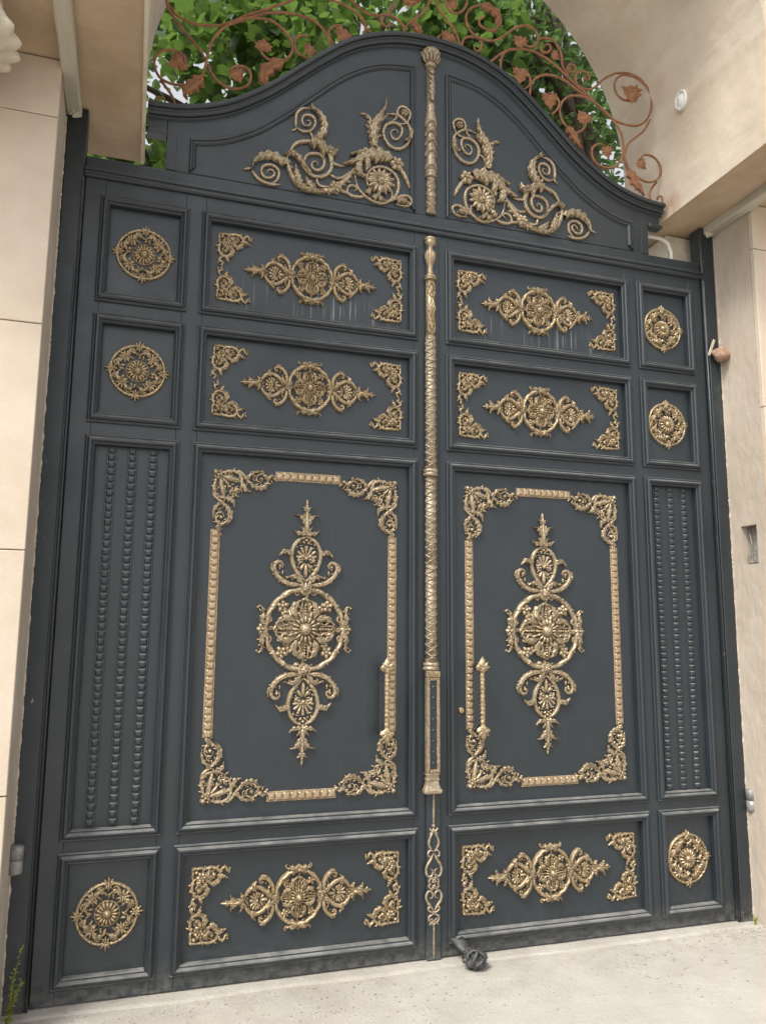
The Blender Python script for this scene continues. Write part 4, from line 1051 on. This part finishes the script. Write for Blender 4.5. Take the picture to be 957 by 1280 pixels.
# hearts and rods below the column
o = RB(); cx = .003
def sym(pts, r, **k):
    for q in (-1, 1): o.tube([(cx + q * u, v) for u, v in pts], r, **k)
o.tube([(cx, .838), (cx, .70), (cx, .668)], [.005, .0055, .004], twist=(12, .2)); o.tube([(cx, .232), (cx, .15), (cx, .07)], [.004, .005, .005], twist=(12, .2))
o.dome(cx, .682, .009, .011, 0, 8, 2); o.dome(cx, .226, .009, .011, 0, 8, 2)
sym([(.0, .655), (.014, .66), (.022, .672)], .005); sym([(.022, .64), (.008, .655), (0, .67)], .004)
sym([(.003, .652), (.020, .625), (.026, .598), (.014, .572), (.002, .560)], [.0045, .006, .005]); sym([(.004, .565), (.020, .566), (.030, .553), (.026, .538), (.014, .540)], .0045)
sym([(.002, .552), (.016, .525), (.036, .495), (.040, .465), (.026, .444), (.008, .452), (.006, .474), (.020, .480)], [.005, .0065, .006, .0055, .0045])
sym([(.002, .44), (.018, .435), (.026, .418), (.014, .412)], .005); sym([(.002, .385), (.018, .390), (.026, .402), (.014, .412)], .005)
o.flower(cx, .425, .013, 5, .008, .006); o.flower(cx, .398, .013, 5, .008, .006)
sym([(.002, .285), (.016, .306), (.036, .334), (.040, .358), (.026, .378), (.008, .370), (.006, .350), (.020, .344)], [.005, .0065, .006, .0055, .0045])
sym([(.004, .278), (.020, .284), (.030, .296), (.022, .306), (.014, .298)], .0045); o.flower(cx, .278, .011, 5, .007, .005)
sym([(.003, .272), (.024, .262), (.026, .246), (.012, .228), (.002, .214)], [.004, .005, .0045, .003]); sym([(0, .238), (.014, .232), (.024, .222)], .005); sym([(0, .238), (.012, .248), (.020, .252)], .0035)
sc_ = o.mesh('heart_scroll_strip', M['gold_worn'], True); link('heart_scroll_strip', sc_, LL, (0, -.016, 0))

# ------------------------------------------------------------------ handles and lock
def handle(leaf, x):
    z0, z1 = 1.10, 1.495; Y = -.078
    o = RB()
    n = 14
    o.lathe([(z0 + .05 + (z1 - z0 - .1) * i / 56, .0105 + .0032 * abs(math.sin(PI * i / 4))) for i in range(57)], 0, 0, 12)
    for i in range(n):
        a = z0 + .06 + (z1 - z0 - .12) * i / (n - 1)
        o.tube3([(.011 * math.cos(t), -.011 * math.sin(t) , a - .009 + .018 * t / PI) for t in [PI * k / 6 for k in range(7)]], .003, 5)
    ob = o.mesh('handle_grip', M['gold'], True); h = link('door_handle', ob, leaf, (x, Y, 0))
    for zc, sg in ((z0 + .032, -1), (z1 - .035, 1)):
        e = RB(); L = .058
        out = [(-.004, -.030), (-.012, -.022), (-.026, -.014), (-.029, -.004), (-.021, .006), (-.012, .020), (0, .040), (.012, .020), (.021, .006), (.029, -.004), (.026, -.014), (.012, -.022), (.004, -.030)]
        rows = [[e.P(u * k, v * k * sg, h_) for u, v in out] for h_, k in ((-.006, .98), (.002, 1), (.005, .9), (.010, .55), (.013, .1))]
        e.grid(rows, True, True)
        palm(e, 0, -.012 * sg, sg * PI / 2, .040, 5, .010); palm(e, 0, -.010 * sg, -sg * PI / 2, .018, 3, .010)
        link('leaf_end', e.mesh('leaf_end', M['gold'], True), h, (x, Y - .004, zc), (0, 0, 0), (1.3, 1.2, 1.25))
        q = MB(); q.tube3([(x, Y, zc), (x, PY - .001, zc)], .008, 10); q.build('standoff', M['black'], h, True)
    o = MB(); o.bbox(x - .016, x + .016, -.004, PY, 1.135, 1.462, .002)
    for fam in (1, -1):
        for i in range(-2, 17):
            p0 = (x - .015, -.006, 1.137 + i * .021 + (0 if fam > 0 else .040)); p1 = (x + .015, -.006, 1.137 + i * .021 + (.040 if fam > 0 else 0))
            if min(p0[2], p1[2]) > 1.136 and max(p0[2], p1[2]) < 1.461: o.tube3([p0, p1], .0018, 4)
    o.build('back_plate', M['black'], h)
handle(LL, -.263); handle(RL, .247)
o = MB(); o.lathe([(0, .0145), (.006, .0145), (.009, .012), (.014, .0115), (.015, .001)], 0, 0, 18)
me_ = bpy.data.meshes.new('lock'); me_.from_pydata([(x, -z, y) for x, y, z in o.v], [], o.f); me_.materials.append(M['brass']); lk = link('lock_cylinder', me_, RL, (.168, PY, 1.232))
o = MB().box(-.0012, .0012, -.0162, -.0150, -.006, .006); link('keyhole', o.mesh('keyhole', M['black']), lk, (.168, PY, 1.232))

# ------------------------------------------------------------------ crumpled wrap at the foot of the right leaf
bu = blob('wrapped_bundle', (.165, -.135, GZ + .045), (.053, .048, .042), M['black_wrap'], None, 5, .42, 1.8, 4)
tag(bu, 'crumpled dusty black wrapped bundle on the ground at the foot of the right leaf', 'bundle')
o = MB(); rows = []
for i in range(14):
    q = i / 13; x = .115 + .05 * q; y = -.022 - .09 * q; z = GZ + .105 - .065 * q + .004 * math.sin(9 * q)
    wv = .030 + .006 * math.sin(7 * q)
    rows.append([(x - wv, y + .004 * math.sin(11 * q), z), (x - wv * .4, y - .014 - .006 * math.sin(14 * q), z + .006), (x + wv * .3, y - .010, z - .004 * math.cos(12 * q)), (x + wv, y - .003, z + .004), (x + wv * .8, y + .012, z - .01), (x - wv * .7, y + .014, z - .012)])
o.grid(rows, True, True); o.build('wrap_fold', M['black_wrap'], bu, True)
for k in range(5):
    o = MB(); a = k * 1.25 + .3; pts = []
    for i in range(15):
        t = 2 * PI * i / 14; v = Vector((.060 * math.cos(t), .050 * math.sin(t), .012 * math.sin(3 * t + k))); v.rotate(Matrix.Rotation(a, 3, 'X')); v.rotate(Matrix.Rotation(a * .7, 3, 'Z'))
        pts.append((.165 + v.x * (.9 + .1 * noise.noise(Vector((t, k, 0)))), -.135 + v.y, max(GZ + .006, GZ + .050 + v.z * .85)))
    o.tube3(pts, .006 + .002 * (k % 2), 5); o.build('strand', M['black_wrap'], bu, True)

# ------------------------------------------------------------------ arched transom
ARC = [(1.45, 4.262), (1.38, 4.270), (1.27, 4.297), (1.15, 4.345), (1.03, 4.42), (.91, 4.512), (.78, 4.632), (.65, 4.750), (.51, 4.862), (.375, 4.934), (.23, 4.983), (.10, 5.003), (0, 5.006)]
AR = resample(ARC, n=44); AR[-1] = Vector((0, 5.006))
full = [Vector((-p.x, p.y)) for p in AR] + [p for p in AR[::-1]][1:]
tr = empty('gate_transom', (0, 0, 3.93), 'arched slate steel transom crowning the gate, with gold acanthus scrolls', 'gate transom')
def off(pts, d):
    out = []
    for i, p in enumerate(pts):
        t = (pts[min(i + 1, len(pts) - 1)] - pts[max(i - 1, 0)]).normalized(); out.append(p - Vector((-t.y, t.x)) * d)
    return out
inn = off(full, .03)
inn = [p for p in inn if abs(p.x) < 1.43]
poly = [(-1.43, 3.9305)] + [(-1.43, inn[0].y)] + [(p.x, p.y) for p in inn] + [(1.43, inn[-1].y), (1.43, 3.9305)]
o = MB(); nP = len(poly); rows = [[(x, .004, 3.9305) for x, z in poly], [(x, .004, z) for x, z in poly], [(x, .04, z) for x, z in poly], [(x, .04, 3.9305) for x, z in poly]]
o.grid(rows); o.build('transom_sheet', M['paint'], tr)
# crest moulding
ext = [Vector((-1.530, 4.258)), Vector((-1.49, 4.258))] + full + [Vector((1.49, 4.258)), Vector((1.530, 4.258))]
prof = [(0, -.05), (0, .045), (.004, .052), (.020, .054), (.026, .048), (.027, .034), (.032, .030), (.046, .030), (.052, .024), (.054, .008), (.058, .006), (.064, -.004), (.064, -.05)]
rows = []
for i, p in enumerate(ext):
    t = (ext[min(i + 1, len(ext) - 1)] - ext[max(i - 1, 0)]).normalized(); nn = -Vector((-t.y, t.x))
    rows.append([(p.x + nn.x * d, -h, p.y + nn.y * d) for d, h in prof])
o = MB(); o.grid(rows, True, True); o.build('crest_moulding', M['paint'], tr)
for s_ in (-1, 1):
    pass
    MB().bbox(*sorted((s_ * 1.4305, s_ * 1.520)), .004, .045, 4.128, 4.210, .0015).build('crest_end', M['paint'], tr)
    MB().bbox(*sorted((s_ * 1.4305, s_ * 1.527)), -.016, .045, 4.106, 4.1275, .003).build('crest_end', M['paint'], tr)
    MB().bbox(*sorted((s_ * 1.380, s_ * 1.4298)), .0005, .0038, 3.9325, 4.19, .001).build('end_strip', M['paint'], tr)
INA = [(1.315, 4.118), (1.24, 4.128), (1.15, 4.155), (1.065, 4.196), (.985, 4.245), (.88, 4.33), (.78, 4.422), (.67, 4.53), (.56, 4.635), (.44, 4.725), (.32, 4.785), (.21, 4.812), (.093, 4.826)]
INA = [(p.x, p.y) for p in resample(INA, n=26)]
MPROF = [(0, -.002), (0, .010), (.005, .014), (.010, .014), (.012, .008), (.016, .007), (.018, .013), (.024, .014), (.030, .008), (.034, .002)]
for s_ in (-1, 1):
    pts = [(s_ * x, z) for x, z in INA] + [(s_ * .093, 3.934), (s_ * 1.315, 3.934)]
    pp_ = [(x, z) for x, z in pts]
    o = MB(); cxx = s_ * .5; b0 = [(x, .0015, z) for x, z in pp_]
    o.v = b0 + [(x, .0042, z) for x, z in pp_]; nn_ = len(pp_); o.f = [tuple(range(nn_))] + [(i, (i + 1) % nn_, nn_ + (i + 1) % nn_, nn_ + i) for i in range(nn_)]
    pan = o.build('panel', M['paint'], tr)
    sm = sweep_closed(pp_, MPROF, .0015); L_ = len(MPROF); q0 = (len(pp_) - 2) * (L_ - 1)
    sm.f = sm.f[:q0] + sm.f[q0 + L_ - 1:]          # none along the header
    sm.build('moulding', M['paint'], pan)
# gold acanthus scrolls
def spray():
    a, b, c = RB(), RB(), RB()
    for k, (pts, w_) in enumerate(SCROLL_TUBE):
        a.tube(pts, [w_ * .9, w_ * 1.0, w_ * .75], 1.0, .004, groove=.3, step=.008, seg=8)
        if k in (10, 12, 21): a.leafy(pts, .030, .030, .010, side=(1 if k in (10, 21) else -1 if k == 12 else 0))
    for k, (pts, wd, lb) in enumerate(SCROLL_ACANTHUS): b.acanthus(pts, wd * 1.62, lb, .020, .008 + .0006 * (k % 4), .3, .38)
    fl = []
    for k, (x, z, r, n_) in enumerate(SCROLL_FLOWER):
        c = RB(); fl.append(c)
        if n_ > 10:
            for L, nn2, w2, bs in ((.85, 16, .026, .004), (1.08, 13, .022, .006)):
                for j in range(nn2):
                    q = 2 * PI * j / nn2 + bs * 50; c.petal(x + math.cos(q) * r * .25, z + math.sin(q) * r * .25, q, r * L * .72, w2, .012, bs + .004, .004)
            c.dome(x, z, r * .26, .016, .010, 14, 4); c.dome(x, z, r * .15, .008, .024, 10, 3)
        else: c.flower(x, z, r, n_, .012, .012)
    return a.mesh('scroll_stem', M['gold_pale'], True), b.mesh('acanthus_leaves', M['gold_pale'], True), [q.mesh('flower', M['gold_pale'], True) for q in fl]
S3 = spray()
for s_ in (-1, 1):
    r_ = link('acanthus_scroll', S3[0], tr, (0 if s_ < 0 else .012, .001, 0), (0, 0, 0), (-s_, 1.35, 1))
    link('acanthus_leaf', S3[1], r_, local=True); [link('flower', q, r_, local=True) for q in S3[2]]
# upper column
UX, UY = 0.0, .002
core = half([(3.942, .0235), (4.86, .0235)], UX, UY).build('column', M['gold_worn'], tr, True)
o = half([(4.838, .026), (4.846, .036), (4.854, .036), (4.860, .030), (4.870, .034), (4.895, .043), (4.920, .048), (4.938, .050), (4.946, .046), (4.950, .02)], UX, UY)
for k in range(6):
    a = PI * (k + .5) / 6; c_, s_ = -math.cos(a), -math.sin(a)
    o.tube3([(UX + c_ * .032, UY + s_ * .032, 4.866), (UX + c_ * .042, UY + s_ * .042, 4.885), (UX + c_ * .048, UY + s_ * .048, 4.900), (UX + c_ * .052, UY + s_ * .052, 4.902), (UX + c_ * .053, UY + s_ * .053, 4.890)], [.008, .011, .011, .009, .005], 6)
    a = PI * k / 6; c_, s_ = -math.cos(a), -math.sin(a)
    o.tube3([(UX + c_ * .040, UY + s_ * .040, 4.890), (UX + c_ * .050, UY + s_ * .050, 4.918), (UX + c_ * .052, UY + s_ * .052, 4.934), (UX + c_ * .056, UY + s_ * .056, 4.924)], [.007, .009, .009, .005], 6)
o.build('capital', M['gold_worn'], core, True)
ob = RB()
for q in (-1, 1):
    for k in range(5): ob.acanthus([(0, 4.66 + k * .032), (q * .010, 4.675 + k * .032), (q * .020, 4.695 + k * .030)], .014, 2, .006)
ob.acanthus([(0, 4.615), (.002, 4.70), (0, 4.80)], .028, 7, .010)
v2 = RB(); v2.f = ob.f; v2.v = [(UX + (.0255 - y) * math.sin(x / .0255), UY - (.0245 - y) * math.cos(x / .0255), z) for x, y, z in ob.v]
v2.build('leaf_spray', M['gold_worn'], core, True)
for k, (zt, zb) in enumerate(((4.60, 4.47), (4.475, 4.41), (4.415, 4.35), (4.355, 4.286), (4.29, 4.20))):
    o = MB(); rows = []
    for q in (-.01, 0, .12, .4, .8, 1):
        row = []
        for j in range(15):
            a = PI * j / 14; z = zb + (zt - zb) * max(q, 0) + .022 * math.sin(a) * (1 - max(q, 0))
            r = .0235 if q < 0 else (.0375 - .0115 * min(1, q * 1.3))
            row.append((UX - r * math.cos(a), UY - r * math.sin(a), z))
        rows.append(row)
    o.grid(rows); o.build('scale', M['gold_worn'], core, True)
ring(4.155, 4.195, .034, UX, UY, core)
lattice(3.940, 4.153, .0262, UX, UY, .05, .0036, parent=core)

# ------------------------------------------------------------------ rusty scrollwork on the crest
sw = empty('scroll_cresting', (0, .0, 4.99), 'rust coloured iron vine scrollwork standing on the curved gate crest', 'ironwork')
def cl(p): return (max(-1.54, min(1.542, p[0])), p[1])
for k, pts in enumerate(IRON):
    P_ = resample([cl(p) for p in pts], step=.016)
    r_ = [.0074] * len(P_)
    for i in range(len(P_)):
        e = len(P_) - 1 - i
        if e < 4: r_[i] *= .55 + .11 * e
    o = MB(); o.tube3([(p.x, .006 + .008 * (k % 3) - .008, p.y) for p in P_], r_, 7); o.build('scroll_bar', M['rust'], sw, True)
def iron_leaf(p0, p1, seed):
    a = Vector(p0); b = Vector(p1); d = b - a; L = d.length * .98; u = d.normalized(); v = Vector((-u.y, u.x)); r = random.Random(seed)
    out = [(0, .05), (-.08, .30), (.10, .34), (.06, .55), (.28, .46), (.40, .60), (.52, .34), (.68, .38), (.74, .18), (1.0, 0)]
    out = [(q + r.uniform(-.02, .02), s_ * 1.0) for q, s_ in out]; L2 = [(q, -s_) for q, s_ in out[::-1][1:]]
    ring_ = out + L2; o = MB(); n = len(ring_)
    C = Vector((.42, 0))
    def pt(q, s_, y): w_ = a + u * (q * L) + v * (s_ * L); return (w_.x, y, w_.y)
    def yy(q, s_): return .012 - .22 * L * abs(s_) * 1.0 + .10 * L * (q - .5)
    rows = [[pt(q, s_, yy(q, s_) + .003) for q, s_ in ring_], [pt(q, s_, yy(q, s_)) for q, s_ in ring_], [pt(C.x + (q - C.x) * .45, s_ * .45, yy(q, s_ * .45) - .010) for q, s_ in ring_], [pt(C.x + (q - C.x) * .03, s_ * .03, -.004) for q, s_ in ring_]]
    o.grid(rows, True, True); return o
for k, (p0, p1) in enumerate(IRON_LEAF): iron_leaf(cl(p0), cl(p1), k).build('iron_leaf', M['rust'], sw)
for k, pts in enumerate(IRON_ACANTHUS):
    o = RB(); o.acanthus([cl(p) for p in pts], .10 if k in (0, 1, 3) else .075, 4, .016, .004)
    q = MB(); q.v = o.v; q.f = o.f; q.build('acanthus_leaf', M['rust'], sw, False)

# ------------------------------------------------------------------ weeds
def weed(name, x, y, h, n, label, seed, tuft=False):
    r = random.Random(seed); t = empty(name, (x, y, GZ), label, 'weed' if not tuft else 'grass tuft'); o = MB(); st = MB()
    for k in range(n):
        a = r.uniform(0, 2 * PI); ln = h * r.uniform(.55, 1); lean = r.uniform(.05, .35) * ln * (1.6 if tuft else 1); pts = []
        for i in range(7):
            q = i / 6; pts.append((x + math.cos(a) * lean * q * q + r.uniform(-.002, .002), y + math.sin(a) * lean * q * q * .6, GZ + ln * q * (1 - .1 * q)))
        if tuft:
            for i in range(6):
                w0 = .0035 * (1 - i / 6.5); p, q2 = pts[i], pts[i + 1]; b = len(o.v); o.v += [(p[0] - w0, p[1], p[2]), (p[0] + w0, p[1], p[2]), (q2[0] + w0 * .8, q2[1], q2[2]), (q2[0] - w0 * .8, q2[1], q2[2])]; o.f.append((b, b + 1, b + 2, b + 3))
        else:
            st.tube3(pts, [.0022 * (1 - .6 * i / 6) for i in range(7)], 5)
            for i in range(46):
                q = r.uniform(.15, 1); j = min(5, int(q * 6)); p = Vector(pts[j]).lerp(Vector(pts[j + 1]), q * 6 - j)
                b_ = r.uniform(0, 2 * PI); L = r.uniform(.006, .018) * (1.5 - q * .5); d = Vector((math.cos(b_), math.sin(b_), r.uniform(.1, .9))).normalized(); s_ = d.cross(Vector((0, 0, 1))).normalized() * L * .3
                e = p + d * L * 1.1; b = len(o.v); o.v += [tuple(p), tuple(e - d * L * .5 + s_), tuple(e), tuple(e - d * L * .5 - s_)]; o.f.append((b, b + 1, b + 2, b + 3))
    if st.v: st.build('stem', M['weed'], t, True)
    o.build('blades' if tuft else 'leaves', M['weed'], t)
weed('weed', -1.858, -.16, .36, 4, 'spindly green weed growing at the foot of the left pier', 4)
weed('grass_tuft', 1.865, -.075, .07, 22, 'small tuft of grass at the foot of the right post', 9, True)

# ------------------------------------------------------------------ trees beyond the gate
def tree(label, trunk, boxes, m_, size, seed, group=None, tw=.16, lobed=False):
    """trunk: 3-D polyline; boxes: (centre, radii, leaf count)"""
    r = random.Random(seed); t = empty('tree', (trunk[0][0], trunk[0][1], GZ), label, 'tree', group)
    tk = MB(); P_ = []
    for a, b in zip(trunk, trunk[1:]):
        for i in range(6): q = i / 6; P_.append(tuple(a[k] + (b[k] - a[k]) * q + r.uniform(-.02, .02) for k in range(3)))
    P_.append(trunk[-1]); tk.tube3(P_, [tw * (1 - .72 * i / len(P_)) for i in range(len(P_))], 12); tk.build('trunk', M['bark'], t, True)
    cr = MB(); limbs = 0
    for (c, rad, cnt) in boxes:
        ncl = max(4, cnt // 16)
        for k in range(ncl):
            while True:
                d = Vector((r.uniform(-1, 1), r.uniform(-1, 1), r.uniform(-1, 1)))
                if d.length < 1 and noise.noise(Vector((c[0] + d.x * rad[0], c[1] + d.y * rad[1], c[2] + d.z * rad[2])) * 1.1 + Vector((seed, 0, 0))) > -.18: break
            cc = Vector((c[0] + d.x * rad[0], c[1] + d.y * rad[1], c[2] + d.z * rad[2]))
            if cc.y < .75: cc.y = .75 + r.random() * .3
            if k % 9 == 0 and limbs < 26:
                j = P_[min(len(P_) - 1, int(r.uniform(.35, 1) * len(P_)))]; a = Vector(j); mid = a.lerp(cc, .5) + Vector((0, 0, .25 * (cc - a).length * r.uniform(.2, 1)))
                lm = MB(); pts = [tuple((a * (1 - q) ** 2 + mid * 2 * q * (1 - q) + cc * q * q)) for q in [i / 9 for i in range(10)]]
                lm.tube3(pts, [tw * .34 * (1 - .85 * i / 9) + .004 for i in range(10)], 7); lm.build('limb', M['bark'], t, True); limbs += 1
            sp = Vector((r.gauss(0, 1), r.gauss(0, 1), r.gauss(0, .5))).normalized()
            for i in range(16):
                p = cc + sp * r.uniform(-.30, .30) + Vector((r.gauss(0, .11), r.gauss(0, .11), r.gauss(0, .09)))
                L = size * r.uniform(.6, 1.25)
                dr = Vector((r.gauss(0, 1), r.gauss(0, 1), r.gauss(-.5, .5))).normalized(); sd_ = dr.cross(Vector((r.gauss(0, .35), r.gauss(0, .35), 1))).normalized(); nn2 = sd_.cross(dr)
                W = L * (.42 if not lobed else .5); f = r.uniform(.05, .22) * L; b = len(cr.v); dp = nn2 * -L * r.uniform(.05, .25)
                mid1 = p + dr * L * .35; mid2 = p + dr * L * .72; tip = p + dr * L + dp
                e = nn2 * f
                if lobed: ps = [p, mid1 + dp * .1, mid2 + dp * .5, tip, p - dr * L * .12 + sd_ * W * .55 + e * .6, p + dr * L * .28 + sd_ * W + e, mid2 - dr * L * .1 + sd_ * W * .72 + e * .8, p - dr * L * .12 - sd_ * W * .55 + e * .6, p + dr * L * .28 - sd_ * W + e, mid2 - dr * L * .1 - sd_ * W * .72 + e * .8]
                else: ps = [p, mid1 + dp * .1, mid2 + dp * .5, tip, p + dr * L * .12 + sd_ * W * .5 + e * .5, p + dr * L * .4 + sd_ * W * .85 + e, mid2 + sd_ * W * .55 + e * .7 + dp * .4, p + dr * L * .12 - sd_ * W * .5 + e * .5, p + dr * L * .4 - sd_ * W * .85 + e, mid2 - sd_ * W * .55 + e * .7 + dp * .4]
                cr.v += [tuple(q) for q in ps]
                cr.f += [(b, b + 4, b + 5, b + 1), (b + 1, b + 5, b + 6, b + 2), (b + 2, b + 6, b + 3), (b, b + 1, b + 8, b + 7), (b + 1, b + 2, b + 9, b + 8), (b + 2, b + 3, b + 9)]
    me_ = bpy.data.meshes.new('crown'); c0 = Vector(boxes[0][0]); me_.from_pydata([tuple(Vector(v) - c0) for v in cr.v], [], cr.f); me_.materials.append(m_); me_.update()
    link('crown', me_, t, c0); return t
tree('broad leaved tree close behind the gate, filling the left and middle of the arch', [(-.6, 2.7, GZ), (-.5, 2.6, 2.6), (-.2, 2.5, 4.6), (.1, 2.6, 6.2)],
     [((-.9, 2.1, 5.5), (1.25, .8, 1.15), 2100), ((.4, 2.4, 6.7), (1.3, .9, 1.2), 1900), ((-1.3, 1.9, 4.6), (.5, .4, .5), 300), ((-1.2, 2.6, 7.0), (1.0, .8, .9), 800)], M['leaf_a'], .122, 11, lobed=True)
tree('fine leaved tree with a dark trunk showing at the right side of the arch', [(2.75, 2.6, GZ), (2.8, 2.6, 3.5), (2.92, 2.55, 5.4), (2.75, 2.6, 6.6), (2.5, 2.7, 8.0)],
     [((2.4, 2.6, 7.5), (1.2, .9, 1.1), 2300), ((1.5, 2.5, 7.0), (.8, .8, 1.0), 1300), ((2.9, 3.0, 6.1), (.9, .7, .8), 600), ((3.2, 3.4, 7.2), (.8, .7, .9), 700)], M['leaf_b'], .088, 23, tw=.15)
tree('darker tree standing farther back, seen in the gaps between the nearer leaves', [(.5, 6.0, GZ), (.6, 6.0, 4.5), (.9, 6.0, 8.0), (1.2, 6.0, 10.5)],
     [((-.6, 5.6, 8.3), (2.0, 1.2, 1.9), 1000), ((2.2, 5.6, 9.3), (2.2, 1.3, 2.1), 1300), ((4.6, 5.8, 9.2), (1.4, 1.2, 1.9), 600), ((-.9, 5.2, 6.8), (1.4, .8, .9), 200)], M['leaf_b'], .15, 37, tw=.22)
